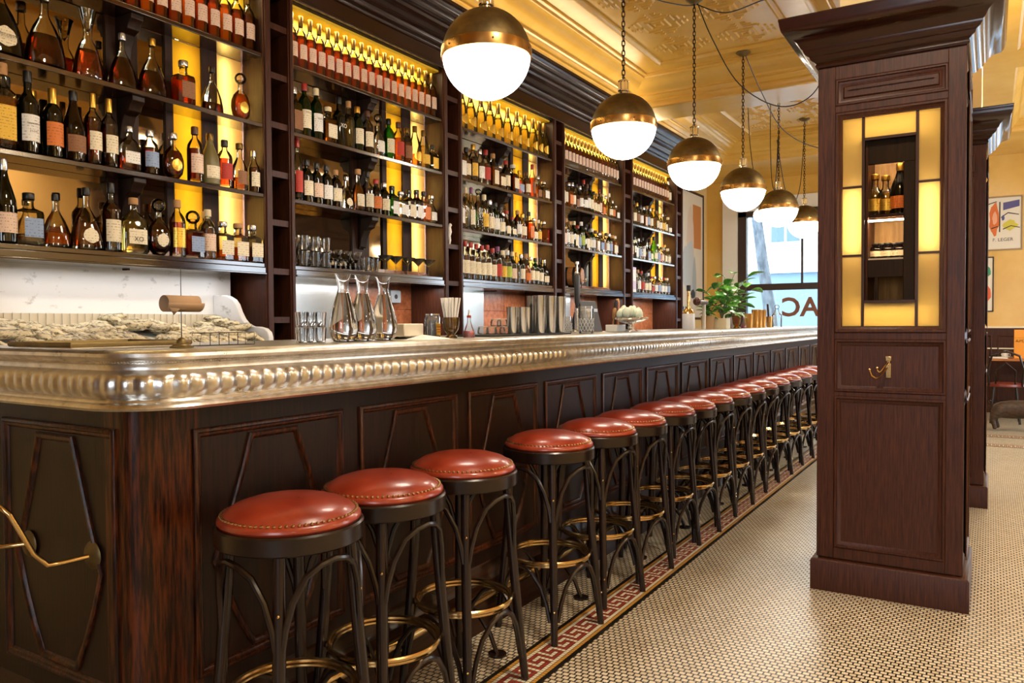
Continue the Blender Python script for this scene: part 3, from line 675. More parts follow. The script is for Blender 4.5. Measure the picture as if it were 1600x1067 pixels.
def shelf_row(bay, shelf, items, spec=None, x=-3.262):
    """items = [(px column, code)], code = 'kind glass liquor label cap height/fill'"""
    z = SHELF_Z[shelf] + 0.0008
    ra = []
    for y, code in items:       # widths along the shelf, then nudge neighbours apart inside the bay
        q = code.split(); k_ = q[0]; h_ = (float(q[5]) if len(q) > 5 else 0) or KIND[k_][1]
        ra.append(KIND[k_][0] * (h_ / KIND[k_][1] if k_ in 'dfov' else 1) * (1.0 if k_ not in 'sq' else 0.97) + 0.0006)
    lo, hi = BAYS[bay][0] + 0.009, BAYS[bay][1] - 0.004
    if bay == 4 and shelf == 3: lo = 7.742
    ys = [y for y, c in items]; n_ = len(ys); back = [False] * n_; tot = 2 * sum(ra); fit = 1.0
    if bay == 0 and shelf > 1:
        for i in range(1, n_): back[i] = (not back[i - 1]) and ys[i] - ys[i - 1] < (ra[i] + ra[i - 1]) * 0.97 and ra[i] < .042 and ra[i - 1] < .042
    if not any(back): fit = min(1.0, (hi - lo) / tot * 0.998); ra = [r * fit for r in ra]
    def need(i, j):
        d = ra[i] + ra[j]
        return math.sqrt(max(d * d - .066 ** 2, .0001)) if back[i] != back[j] else d
    for _ in range(4):
        for i in range(n_):
            m_ = lo + ra[i]
            for j in (i - 1, i - 2):
                if j >= 0: m_ = max(m_, ys[j] + need(i, j))
            ys[i] = max(ys[i], m_)
        for i in range(n_ - 1, -1, -1):
            m_ = hi - ra[i]
            for j in (i + 1, i + 2):
                if j < n_: m_ = min(m_, ys[j] - need(i, j))
            ys[i] = min(ys[i], m_)
    for i, (y, code) in enumerate(items):
        y = ys[i]; xx = x if not any(back) else (-3.303 if back[i] else -3.237)
        q = code.split(); kind, glass, liq, lab, cap = q[:5]
        H = float(q[5]) if len(q) > 5 else 0; fill = float(q[6]) if len(q) > 6 else 0.6; foil = float(q[7]) if len(q) > 7 else (0.80 if kind == 'a' else 0.86)
        liq = None if liq == '-' else liq; lab = None if lab == '-' else lab; cap = None if cap == '-' else cap
        key = (kind, glass, liq, lab, cap, H, fill, foil)
        what = (LN[liq] if glass == 'clear' else GN[glass]) + ' ' + KN[kind]
        if lab: what += ', ' + lab + ' label'
        elif cap: what += ', ' + cap + ' cap'
        text = '%s, %s from left on %s shelf, %s bay' % (what, ORD[i], ['top', 'second', 'third', 'lowest'][shelf], BAYN[bay])
        grp = 'bottles on the %s shelf of the %s bay' % (['top', 'second', 'third', 'lowest'][shelf], BAYN[bay])
        if key in protos: o = dup(protos[key], (xx, y, z), label=text, group=grp)
        else:
            o = bottle(kind, glass, liq, lab, cap, H, fill, foil); o.location = (xx, y, z); tag(o, text, 'bottle', grp); protos[key] = o
        if fit < 1: o.scale = (fit, fit, 1)
        else: o.scale = (1, 1, 1)
        o['category'] = 'decanter' if kind in 'dov' else 'bottle'
        yield_list.append(o)
yield_list = []
def row(bay, shelf, s, x=-3.262):
    it = []
    for line in s.strip().split('\n'):
        px, code = line.strip().split(' ', 1); it.append((along(float(px), x + 0.02), code))
    n0 = len(yield_list); shelf_row(bay, shelf, it, x=x); return yield_list[n0:]
def even(bay, shelf, codes, lo, hi, x=-3.262):
    n = len(codes); n0 = len(yield_list)
    shelf_row(bay, shelf, [(lo + (hi - lo) * (i + 0.5) / n, c) for i, c in enumerate(codes)], x=x); return yield_list[n0:]
AR = 'a clear cognac pink dgold 0 .62'; AR2 = 'a clear amber pink dgold 0 .62'
# leftmost bay
row(0, 0, '\n'.join('%d %s' % (p, AR if i % 3 else AR2) for i, p in enumerate((172, 196, 219, 242, 264, 286, 308, 328, 349, 367, 385, 403))))
b1s2 = row(0, 1, '''14 d clear dark cream silver .33 .62
76 d clear dcognac - silver .315 .42
150 v clear cognac - - .30 .42
203 d clear dcognac - silver .25 .55
249 d clear dcognac - gold .27 .42
297 q clear rose brown silver .215
341 d clear dcognac - black .23 .2
385 o clear orange gold clear .22''')
b1s3 = row(0, 2, '''11 s clear amber yellow cork .33
30 w dark - - black .30
50 w dark dark white black .325
70 c dark dark - gold .27 .6 .76
88 c dark dark orange gold .28 .6 .76
112 b brown dark brown black .29
143 a clear dcognac cream gold .30 .66
169 a clear dcognac cream gold .295 .62
206 f clear cognac white silver .20 .38
238 c clear dcognac blue silver .20
274 o clear dcognac gold silver .215 .6
308 c clear dcognac pink brown .265
331 b frost - cream dgold .25
354 c clear cognac red black .235
377 h clear amber brown dgold .24 .25
400 t clear dcognac cream silver .215''')
b1s4 = row(0, 3, '''14 b dark dark pink silver .325
46 q clear clear blue black .21 .2
81 d clear orange - black .22 .26
124 d clear cognac cream black .265 .42
160 w clear dcognac cream black .295 .70
198 f clear gold cream cork .25 .6
241 o clear dcognac cream clear .235
280 c clear cognac gold cork .265
308 q clear dcognac blue clear .20
331 c clear cognac pink cream .24
350 c clear amber cream cream .24 .5
367 q clear amber cream silver .195 .25
385 q clear orange cream cork .195 .35
403 q clear dcognac cream silver .195 .4''')
# second bay
row(1, 0, '\n'.join('%.1f %s' % (p, AR2 if i in (13, 14, 15, 16, 17) else AR) for i, p in enumerate((467.5, 482, 497, 512, 526, 540, 553, 566.5, 579.5, 592, 604, 615, 626, 638, 648, 658, 667, 676, 685.5))))
b2s2 = row(1, 1, '''467.5 s clear gold brown silver .26
484 c green - cream red .30
502 c green - white cream .295
520 q clear amber cream cream .215
537 w dark dark - black .29
552 w clear gold - cork .285
565 c green - cream gold .27
581 c clear dcognac cream brown .265
598 h clear clear white clear .25
614 c green - cream black .26
629 c clear amber red brown .26
642 c clear amber brown dgold .24
654 b clear amber gold dgold .27 .3
667 b clear gold yellow dgold .26
683 s clear dark yellow black .18''')
b2s3 = row(1, 2, '''474 t clear clear red red .345 .1
491 c dark dark cream black .24
509 c dark dark pink black .235
527 c dark dark white black .235
541 c brown - cream cork .22
549 d clear - cream silver .20
562 h clear amber cream cork .26
575 w clear dcognac cream black .255
588 c brown dark orange red .22
602 c dark dark cream silver .21
616 s green - white black .20
628 q clear clear white silver .18
641 s clear dcognac cream black .20
654 s brown dark white black .21
667 s clear orange orange black .21
681 h clear clear white silver .20''')
# middle bay
b3s1 = row(2, 0, '\n'.join('%.1f b clear gold gold dgold .30 .62 .74' % p for p in (727, 741, 757, 770.5, 783.5, 798, 812, 824, 837, 848, 857)))
row(2, 1, '''724 s clear amber white silver .26
732 c clear amber cream black .24
744.5 c clear dcognac yellow gold .28
755 c clear dcognac white silver .26
764 c clear cognac red red .27
775 s clear amber cream cork .26
785 q clear cognac cream silver .19
795 c brown dark cream red .24
806 q clear dcognac cream white .23
816 f clear amber blue gold .20
827 c clear amber cream brown .20
836 t clear orange dgold red .28
844.5 h clear amber brown silver .20
853.5 q clear clear white silver .17'''.replace('dgold red', 'brown red'))
row(2, 2, '''725 t clear rose white red .31
732 t clear gold - cream .31
741 t clear gold cream purple .32
752 w clear gold - clear .31 .1
761 c clear gold yellow cream .29
770 c clear dcognac cream silver .26
778 c green - white black .25
786.5 w dark dark cream black .23
795 h brown dark cream red .21
804 f dark dark cream red .17
811 c brown dark white cork .23
819 c clear amber cream gold .21
830 s clear orange orange black .24
836.5 h dark dark cream silver .20
844 t clear gold yellow white .19
853 q clear rose - silver .19''')
row(2, 3, '''724.5 c clear dcognac cream red .28
731.5 c clear cognac cream red .28
739 c clear cognac cream red .275
746 c clear dcognac cream red .27
752.5 c clear dcognac cream red .265
761.5 c clear dcognac cream red .275
769 c clear dcognac cream red .255
777.5 c clear dcognac red purple .275
785.5 c clear dark yellow cream .25
794 c clear dark green white .255
801 w dark dark pink cream .25
808 t clear gold - yellow .25
814 c dark dark cream silver .24
822 b clear orange orange cork .25
830.5 c clear cognac cream silver .23
838 c green - cream black .225
846 w dark dark cream black .23
855.5 b dark dark cream silver .22'''.replace('- yellow', '- gold'))
# fourth and farthest bays
row_len = lambda k: (BAYS[k][0] + 0.03, BAYS[k][1] - 0.03)
even(3, 0, [AR if i < 12 or i % 2 else AR2 for i in range(18)], *row_len(3))
even(3, 1, ['s clear amber cream red .27', 'c clear amber cream black .26', 'q clear orange orange silver .23', 'c clear amber cream silver .24', 'h clear cognac brown black .24',
            'c clear amber white silver .23', 'b clear dcognac white red .30', 'c clear dcognac white brown .27', 'c green - cream black .26', 'c clear amber cream black .22', 'c clear red cream cork .21',
            't clear gold pink red .26', 'h clear amber orange silver .23', 'c clear gold - silver .22', 'b clear gold cream white .25', 'c clear amber orange silver .19', 'q clear clear white silver .15'], *row_len(3))
even(3, 2, ['s clear rose pink silver .24', 'c clear clear white cork .26', 'c clear clear cream cork .24', 's green - cream cream .25', 'c clear clear blue red .22', 'c green - green white .26', 's dark dark cream black .22',
            'c clear gold cream black .21', 'c green - white green .22'.replace('white green', 'white white'), 's clear clear white brown .21', 'q clear clear blue silver .20', 'c clear amber brown gold .22', 'c clear clear white black .21', 'c green - blue silver .21', 's clear amber cream cork .20', 't clear clear white white .20'], *row_len(3))
even(4, 0, [AR] * 13 + [AR2, 'a clear orange pink gold', 'c clear cognac cream silver .26'], *row_len(4))
even(4, 1, ['t clear clear white silver .28', 'c clear gold cream black .26', 'c clear clear brown gold .25', 'c clear clear white black .24', 's clear amber pink silver .23', 'c clear clear blue cork .25', 'c clear gold cream silver .24', 'b clear gold - gold .25',
            'c clear amber cream cork .23', 'c clear clear white green .21'.replace('white green', 'white gold'), 'c clear gold yellow silver .22', 't clear gold cream clear .22', 'b clear clear white white .20'], *row_len(4))
even(4, 2, ['c dark dark pink silver .26', 's clear clear white black .24', 'c clear clear blue silver .23', 'c clear clear white black .25', 'q clear clear blue silver .18', 'h clear amber cream cork .22', 'b lime - cream black .29', 'c clear clear blue silver .22',
            'c clear rose pink black .19', 'h clear clear cream gold .23', 'c clear clear cream white .19'], *row_len(4))
even(4, 3, ['c clear clear white cork .25', 'c clear amber red red .24', 'c clear amber cream black .22', 'c clear gold cream white .23', 'h clear amber red red .20', 'c clear clear white silver .20', 'c clear amber blue black .21', 'c clear clear white silver .20', 'c clear clear white red .20', 'c clear clear blue white .20'], 7.83, BAYS[4][1] - 0.06)
# lettering on the bottles that can be read
INK = pr('label_ink', '2a1c14', 0.6); INKW = pr('white_lettering', 'e8e4da', 0.6)
def lettering(root, body, size, x, z, mat=INK, y=0.0):
    obj('lettering', MB().text(body, size, lambda a, b, c: (x, y + a, z + b - size * 0.35), ext=0), mat, root)
lettering(b1s2[0], 'Hennessy', 0.020, 0.064, 0.075)
lettering(b1s3[2], 'Courvoisier', 0.0105, 0.0405, 0.115)
lettering(b1s3[2], 'V.S.O.P', 0.009, 0.0405, 0.085)
lettering(b1s4[5], 'XO', 0.030, 0.041, 0.062)
lettering(b2s2[1], 'JAMESON', 0.0125, 0.0395, 0.135)
lettering(b2s2[2], 'LAPHROAIG', 0.0105, 0.0395, 0.120)
lettering(b2s2[4], 'XO', 0.034, 0.0405, 0.120, INKW)
# ------------------------------------------------------------------ bar stools
def make_stool():
    t = thing('bar_stool', '', 'stool', (0, 0, 0), 'red leather bar stools along the bar')
    obj('seat_cushion', MB().lathe([(0.176, .743), (0.1805, .749), (0.180, .756), (0.175, .762), (0.168, .765), (0.164, .768), (0.158, .775), (0.140, .786), (0.105, .797), (0.06, .804), (0, .806)], 48), LEATHER, t)
    m = MB()
    for k in range(72):
        a = 2 * PI * k / 72; m.ball(0.0050, (0.1695 * math.cos(a), 0.1695 * math.sin(a), 0.767), 6, sz=0.7)
    obj('nailhead_trim', m, pr('antique_brass_nails', 'c9a878', 0.3, 1.0), t)
    obj('seat_ring', MB().lathe([(0.150, .695), (0.184, .695), (0.188, .699), (0.188, .738), (0.184, .743), (0.10, .745), (0.10, .735), (0.150, .73), (0.150, .695)], 48), BENT, t)
    az = [R(-56 + 4), R(38), R(130), R(220)]
    pt = lambda a, r, z: (r * math.cos(a), r * math.sin(a), z)
    rad = lambda z: 0.152 + (0.213 - 0.152) * (0.70 - z) / 0.70 * (0.75 + 0.25 * (0.70 - z) / 0.70)
    for a in az:
        zs = (0.70, 0.55, 0.4, 0.25, 0.12, 0.0)
        obj('leg', MB().tube([pt(a, rad(z), z) for z in zs], 0.016, 12, rs=[.0155, .0165, .0165, .016, .015, .0135]), BENT, t)
    for i in range(4):
        a0, a1 = az[i], az[(i + 1) % 4]
        if a1 < a0: a1 += 2 * PI
        q = [(0.0, .47), (0.03, .52), (0.10, .585), (0.22, .643), (0.36, .668), (0.5, .676), (0.64, .668), (0.78, .643), (0.90, .585), (0.97, .52), (1.0, .47)]
        pts = [pt(a0 + (a1 - a0) * (0.03 + 0.94 * u), rad(z) + 0.006 + 0.022 * math.sin(PI * u) ** .7, z) for u, z in q]
        obj('upper_brace', MB().tube(pts, 0.0085, 8), BENT, t)
        q = [(0.0, .085), (0.05, .15), (0.14, .215), (0.28, .262), (0.42, .282), (0.5, .285), (0.58, .282), (0.72, .262), (0.86, .215), (0.95, .15), (1.0, .085)]
        pts = [pt(a0 + (a1 - a0) * (0.05 + 0.90 * u), rad(z) - 0.006 - 0.004 * math.sin(PI * u), z) for u, z in q]
        obj('lower_brace', MB().tube(pts, 0.0085, 8), BENT, t)
        for z in (0.555, 0.13):
            a = az[i]; obj('screw', MB().ball(0.0045, pt(a, rad(z) + 0.0155, z), 8), BRASS, t)
    m = MB().tube([pt(2 * PI * k / 48, 0.165, 0.303) for k in range(48)], 0.0075, 8, closed=True).tube([pt(2 * PI * k / 48, 0.160, 0.292) for k in range(48)], 0.007, 8, closed=True)
    obj('foot_ring', m, BRASS, t)
    return t
SY = [1.392, 1.756, 2.17, 2.775, 3.225, 3.611, 4.07, 4.412, 4.80, 5.19, 5.60, 6.01, 6.41, 6.86, 7.28, 7.70, 8.11]
SLAB = ['nearest the camera', 'second in the row from the camera', 'third in the row, before the wider gap', 'fourth in the row, after the wider gap', 'fifth in the row from the camera',
        'sixth in the row from the camera', 'seventh in the row', 'eighth in the row', 'ninth in the row', 'tenth in the row', 'eleventh in the row', 'twelfth in the row', 'thirteenth in the row',
        'fourteenth in the row', 'fifteenth in the row', 'second to last, half behind the wooden pillar', 'last in the row, almost behind the wooden pillar']
st0 = make_stool()
for i, y in enumerate(SY):
    jx = (random.random() - 0.5) * 0.012
    lb = 'round red leather bar stool, ' + SLAB[i]
    if i == 0: st0.location = (-1.538, y, 0.0019); st0['label'] = lb
    else: dup(st0, (-1.538 + jx, y, 0.0019), (random.random() - 0.5) * 0.16, lb)

# ------------------------------------------------------------------ pendant lamps
def make_pendant():
    """origin at the ceiling; globe centre 1.26 m below"""
    t = thing('pendant_lamp', '', 'pendant lamp', (0, 0, 0), 'globe pendants in a row above the bar')
    G = -1.255
    obj('canopy', MB().lathe([(0, 0.0), (0.062, 0.0), (0.066, -0.006), (0.06, -0.014), (0.045, -0.022), (0.035, -0.03), (0.012, -0.036), (0, -0.036)], 24), BRASSA, t)
    m = MB(); z = -0.034; k = 0
    while z > G + 0.31:
        h, w = 0.019, 0.0095; pts = []
        for j in range(12):
            a = 2 * PI * j / 12; u, v = w * math.cos(a), (h - w) * (1 if math.sin(a) > 0 else -1) * (abs(math.sin(a)) > .2) + w * math.sin(a)
            pts.append((u if k % 2 else 0, 0 if k % 2 else u, z - h + v))
        m.tube(pts, 0.0034, 5, closed=True); z -= 0.030; k += 1
    obj('chain', m, pr('dark_bronze', '3a2a18', 0.35, 0.9), t)
    m = MB().lathe([(0, G + .285), (0.030, G + .285), (0.034, G + .28), (0.034, G + .275), (0.028, G + .272), (0.028, G + .225), (0.034, G + .222), (0.034, G + .216), (0.022, G + .213), (0.022, G + .196), (0, G + .196)], 20)
    for q in range(10): m.cyl(0.0055, G + .222, G + .274, 6, (0.030 * math.cos(q * PI / 5), 0.030 * math.sin(q * PI / 5), 0))
    m.tube([(0.012, 0, G + .28), (0.012, 0, G + .30), (0, 0, G + .31), (-0.012, 0, G + .30), (-0.012, 0, G + .28)], 0.003, 6)
    obj('socket_neck', m, CHROME, t)
    Rg = 0.2
    obj('brass_dome', MB().lathe([(0.0, G + Rg * 0.995)] + [((Rg + .001) * math.sin(a), G + (Rg + .001) * math.cos(a)) for a in [PI / 2 * j / 14 for j in range(1, 15)]] + [(Rg - 0.004, G - 0.001), (Rg - .004, G + .02)], 48), BRASSA, t)
    b = obj('rim_band', MB().lathe([(Rg + .0015, G + 0.028), (Rg + .005, G + 0.027), (Rg + .006, G + 0.020), (Rg + .0055, G - 0.012), (Rg + .005, G - 0.020), (Rg - .001, G - 0.021)], 48), COPPER, t)
    for q in range(6): obj('screw', MB().ball(0.005, ((Rg + .006) * math.cos(q * PI / 3 + .2), (Rg + .006) * math.sin(q * PI / 3 + .2), G + .004), 8), BRASSA, b)
    obj('opal_globe', MB().lathe([((Rg - .001) * math.sin(a), G + (Rg - .001) * math.cos(a) - 0.002) for a in [PI / 2 + PI / 2 * j / 14 for j in range(0, 14)]] + [(0, G - Rg)], 48), OPAL, t)
    return t
PY = [2.95, 4.49, 5.84, 7.22, 8.63, 9.98]
pl0 = make_pendant()
PLAB = ['largest in view, nearest the camera', 'second of the row over the bar', 'third of the row over the bar', 'fourth of the row over the bar', 'fifth of the row over the bar', 'sixth and farthest, before the street window']
for i, y in enumerate(PY):
    lb = 'brass and opal globe pendant lamp, ' + PLAB[i]
    if i == 0: pl0.location = (-1.95, y, 3.7185); pl0['label'] = lb
    else: dup(pl0, (-1.95, y, 3.7185), label=lb)
for i, y in enumerate((-0.9, 1.2, 3.3, 5.4, 9.4)):     # the second row, over the tables right of the pillars
    o = dup(pl0, (1.45, y, 3.7185 if y > 0.4 and y < 8 or y > 8.4 else 3.449), label='brass and opal globe pendant of the row above the dining tables', group='globe pendants above the dining tables')
def cable(name, pts, label, r=0.0045):
    cu = []
    P = [Vector(p) for p in pts]
    for i in range(len(P) - 1):
        p0, p1, p2, p3 = P[max(i - 1, 0)], P[i], P[i + 1], P[min(i + 2, len(P) - 1)]
        for k in range(8):
            t = k / 8; cu.append(0.5 * ((2 * p1) + (p2 - p0) * t + (2 * p0 - 5 * p1 + 4 * p2 - p3) * t * t + (3 * p1 - p0 - 3 * p2 + p3) * t ** 3))
    cu.append(P[-1]); o = obj(name, MB().tube(cu, r, 6), BLACK); tag(o, label, 'cable', 'black lamp cables under the ceiling'); return o
def ray(px, py, Y):
    d = (px - 800) / FPX * _r2 - (py - 533.5) / FPX * _u2 + _f
    return Vector((0, 0, 1.25)) + d * (Y / d.y)
cable('lamp_cable', [(-1.95, 5.86, 3.68), (-1.98, 5.6, 3.60), (-2.05, 5.2, 3.54), (-2.05, 4.8, 3.6), (-2.0, 4.49, 3.69)], 'black cable looping from the third pendant back towards the second')
cable('lamp_cable', [(-1.95, 5.86, 3.69), (-1.75, 5.98, 3.62), (-1.5, 6.05, 3.68), (-1.35, 6.1, 3.715)], 'short black cable draped right from the third pendant')
cable('lamp_cable', [(-1.93, 5.86, 3.69), (-1.86, 6.0, 3.45), (-1.70, 6.2, 3.12), (-1.45, 6.5, 2.98), (-1.2, 6.6, 3.10), (-1.0, 6.3, 3.44)], 'long black cable sagging from the third pendant to the pillar')
cable('lamp_cable', [(-1.93, 7.22, 3.69), (-1.85, 7.5, 3.40), (-1.72, 7.8, 3.10), (-1.45, 8.1, 2.95), (-1.2, 8.3, 3.02), (-0.95, 8.4, 3.44)], 'long black cable sagging from the fourth pendant behind the pillar')
cable('lamp_cable', [(-2.35, 8.9, 3.70), (-2.32, 8.9, 3.2), (-2.22, 8.8, 2.75), (-2.05, 8.7, 2.5), (-1.97, 8.64, 2.9), (-1.95, 8.64, 3.3)], 'thin black cable hanging in a loop beside the fifth pendant')
cable('lamp_cable', [(-2.1, 8.9, 3.70), (-2.1, 8.9, 3.2), (-2.06, 8.8, 2.8), (-2.0, 8.7, 2.7), (-1.96, 8.64, 3.2)], 'second thin black cable hanging in a narrow loop beside the fifth pendant')
cable('lamp_cable', [(-1.97, 8.64, 3.2), (-1.97, 9.0, 2.75), (-1.97, 9.4, 2.6), (-1.96, 9.8, 2.9), (-1.95, 9.97, 3.6)], 'thin black cable looping between the fifth and sixth pendants')

# ------------------------------------------------------------------ wooden pillars
CPOS = (-0.3875, 3.785, 0)
def make_pillar():
    t = thing('wooden_pillar', '', 'pillar', CPOS, 'panelled wooden pillars')
    x0, x1, y0, y1 = -0.2925, 0.2925, 0.028, 0.555; w = x1 - x0
    wx0, wx1, wz0, wz1 = -0.198, 0.205, 1.225, 2.165    # window opening in the near face
    b = MB()
    b.box(x0, y0, 0, x1, y0 + 0.02, wz0).box(x0, y0, wz1, x1, y0 + 0.02, 2.45).box(x0, y0, wz0, wx0, y0 + 0.02, wz1).box(wx1, y0, wz0, x1, y0 + 0.02, wz1)
    b.box(x0, y0 + 0.02, 0, x0 + 0.02, y1, 2.45).box(x1 - 0.02, y0 + 0.02, 0, x1, y1, 2.45).box(x0 + 0.02, y1 - 0.02, 0, x1 - 0.02, y1, 2.45)
    obj('body', b, WOODC, t)
    st = MB()        # raised stiles and rails of the face frame
    for a, c in ((x0 - 0.003, -0.222), (0.228, x1 + 0.003)): st.box(a, y0 - 0.012, 0.155, c, y0, 2.45)
    for a, c in ((0.155, 0.205), (0.905, 0.925), (1.165, 1.195), (2.195, 2.225), (2.345, 2.45)): st.box(-0.222, y0 - 0.012, a, 0.228, y0, c)
    obj('face_frame', st, WOODC, t, bevel=0.002)
    fn = lambda u, v, n: (u, y0 - n, v)
    PM = [(0, 0.012), (0.004, 0.016), (0.010, 0.016), (0.014, 0.009), (0.022, 0.007), (0.026, 0.003), (0.03, 0.001)]
    for nm, z0, z1 in (('lower_panel', 0.205, 0.905), ('hook_panel', 0.925, 1.165), ('top_panel', 2.225, 2.345)):
        m = MB().frame([(-0.222, z0), (0.228, z0), (0.228, z1), (-0.222, z1)], PM, fn)
        if nm == 'top_panel': m.frame([(-0.19, z0 + .032), (0.196, z0 + .032), (0.196, z1 - .032), (-0.19, z1 - .032)], [(0, 0), (0.006, 0.007), (0.02, 0.007)], fn)
        obj(nm, m, WOODC, t)
    for sx, xx in ((1, x1), (-1, x0)):
        fs = lambda u, v, n, xx=xx, sx=sx: (xx + sx * n, u, v)
        m = MB()
        for z0, z1 in ((0.205, 0.905), (0.925, 1.165), (1.195, 2.195), (2.225, 2.345)): m.frame([(0.09, z0), (0.49, z0), (0.49, z1), (0.09, z1)], PM, fs)
        obj('side_panel', m, WOODC, t)
    wf = MB().frame([(-0.222, 1.195), (0.228, 1.195), (0.228, 2.195), (-0.222, 2.195)], [(0, 0.012), (0.004, 0.017), (0.012, 0.017), (0.016, 0.010), (0.024, 0.006), (0.03, -0.004), (0.03, -0.02)], fn)
    w_ = obj('leaded_window', wf, WOODC, t)
    yg = y0 + 0.012; X1, X2 = -0.106, 0.111; Z0, Z1 = 1.335, 2.066
    cells = [(wx0, X1, wz0, 1.545), (wx0, X1, 1.545, 1.855), (wx0, X1, 1.855, wz1), (X2, wx1, wz0, 1.545), (X2, wx1, 1.545, 1.855), (X2, wx1, 1.855, wz1), (X1, X2, wz0, Z0), (X1, X2, Z1, wz1)]
    for a, c, z0, z1 in cells:
        obj('amber_pane', MB().box(a, yg, z0, c, yg + 0.003, z1), AMBERP, w_)
    obj('clear_pane', MB().box(X1, yg, Z0, X2, yg + 0.003, Z1), thin_glass('pillar_clear_glass', 'f4ece0', 0.01, ior=1.22), w_)
    ld = MB()
    for x in (X1, X2): ld.box(x - 0.006, yg - 0.004, wz0, x + 0.006, yg + 0.006, wz1)
    for z in (1.545, 1.855):
        ld.box(wx0, yg - 0.004, z - 0.005, X1, yg + 0.006, z + 0.005).box(X2, yg - 0.004, z - 0.005, wx1, yg + 0.006, z + 0.005)
    for z in (Z0, Z1): ld.box(X1, yg - 0.004, z - 0.006, X2, yg + 0.006, z + 0.006)
    obj('leading', ld, LEADING, w_)
    # lit box behind the amber border: partition and tubes
    bx = MB().box(X1 - 0.004, yg + 0.006, Z0, X1 + 0.0, yg + 0.12, Z1).box(X2, yg + 0.006, Z0, X2 + 0.004, yg + 0.12, Z1)
    bx.box(X1, yg + 0.006, Z0 - 0.004, X2, yg + 0.12, Z0).box(X1, yg + 0.006, Z1, X2, yg + 0.12, Z1 + 0.004)
    obj('partition', bx, WOOD, w_)
    obj('light_box', MB().box(wx0, yg + 0.12, wz0, X1, yg + 0.124, wz1).box(X2, yg + 0.12, wz0, wx1, yg + 0.124, wz1).box(X1, yg + 0.12, wz0, X2, yg + 0.124, Z0).box(X1, yg + 0.12, Z1, X2, yg + 0.124, wz1), WHITEP, w_)
    for x in (-0.150, 0.156): obj('tube_lamp', MB().cyl(0.010, 1.56, 1.84, 10, (x, yg + 0.042, 0)), TUBE, w_)
    for z in (wz0 + 0.055, wz1 - 0.05): obj('tube_lamp', MB().cyl(0.006, -0.17, 0.17, 8, (0.003, yg + 0.07, z), axis='x'), TUBEA, w_)
    # plinth and cornice
    pl = [(0.0, 0.0), (0.0, 0.135), (-0.004, 0.142), (-0.008, 0.146), (-0.026, 0.15), (-0.05, 0.15)]
    sq = [(x0 - 0.028, 0.0), (x0 - 0.028, 0.583), (x1 + 0.028, 0.583), (x1 + 0.028, 0.0)]
    obj('plinth', MB().sweep(sq, [(-d, z) for d, z in pl], closed=True), WOODC, t)
    cr = [(0.0, 2.405), (0.010, 2.408), (0.014, 2.418), (0.010, 2.428), (0.020, 2.436), (0.032, 2.444), (0.036, 2.456), (0.050, 2.464), (0.058, 2.476), (0.060, 2.486), (0.068, 2.492), (0.078, 2.512), (0.10, 2.532),
          (0.128, 2.545), (0.140, 2.560), (0.146, 2.584), (0.148, 2.600), (0.150, 2.605), (0.150, 2.615), (-0.05, 2.615)]
    sq = [(x0 - 0.0, y0 - 0.012), (x0, y1), (x1, y1), (x1, y0 - 0.012)]
    obj('cornice', MB().sweep(sq, [(-d, z) for d, z in cr], closed=True), WOODV, t)
    return t
pil = make_pillar()
pil['label'] = 'near panelled wooden pillar with lit amber glass window and coat hook'
dup(pil, (CPOS[0] + 0.062, CPOS[1] + 2.19, 0), label='farther wooden pillar mostly hidden behind the near pillar')
# coat hook
hk = thing('coat_hook', 'brass double coat hook screwed to the near wooden pillar', 'hook', (-0.386, 3.81, 1.04))
obj('back_plate', MB().box(-0.009, -0.006, -0.045, 0.012, 0.003, 0.02).box(-0.010, -0.008, 0.03, 0.013, 0.003, 0.052).box(-0.005, -0.006, 0.02, 0.008, 0.003, 0.03), BRASS, hk, bevel=0.002)
obj('prong', MB().tube([(0.001, -0.006, 0.022), (-0.008, -0.028, 0.012), (-0.022, -0.050, -0.012), (-0.030, -0.062, -0.016), (-0.036, -0.066, -0.008), (-0.037, -0.066, 0.0)], 0.0038, 8).ball(0.006, (-0.037, -0.066, 0.002), 10), BRASS, hk)
obj('prong', MB().tube([(-0.001, -0.006, 0.0), (-0.010, -0.026, -0.012), (-0.024, -0.060, -0.036), (-0.040, -0.090, -0.042), (-0.055, -0.105, -0.030), (-0.062, -0.108, -0.008)], 0.0036, 8).ball(0.006, (-0.062, -0.108, -0.004), 10), BRASS, hk)
# structural piers above the pillars
for k, y in enumerate((3.86, 6.05)):
    struct('trim_%d' % (13 + k), MB().box(-0.60 + 0.06 * k, y, 2.616, -0.12 + 0.06 * k, y + 0.42, 3.4495), YPALE, 'plastered pier rising from the wooden pillar to the ceiling')
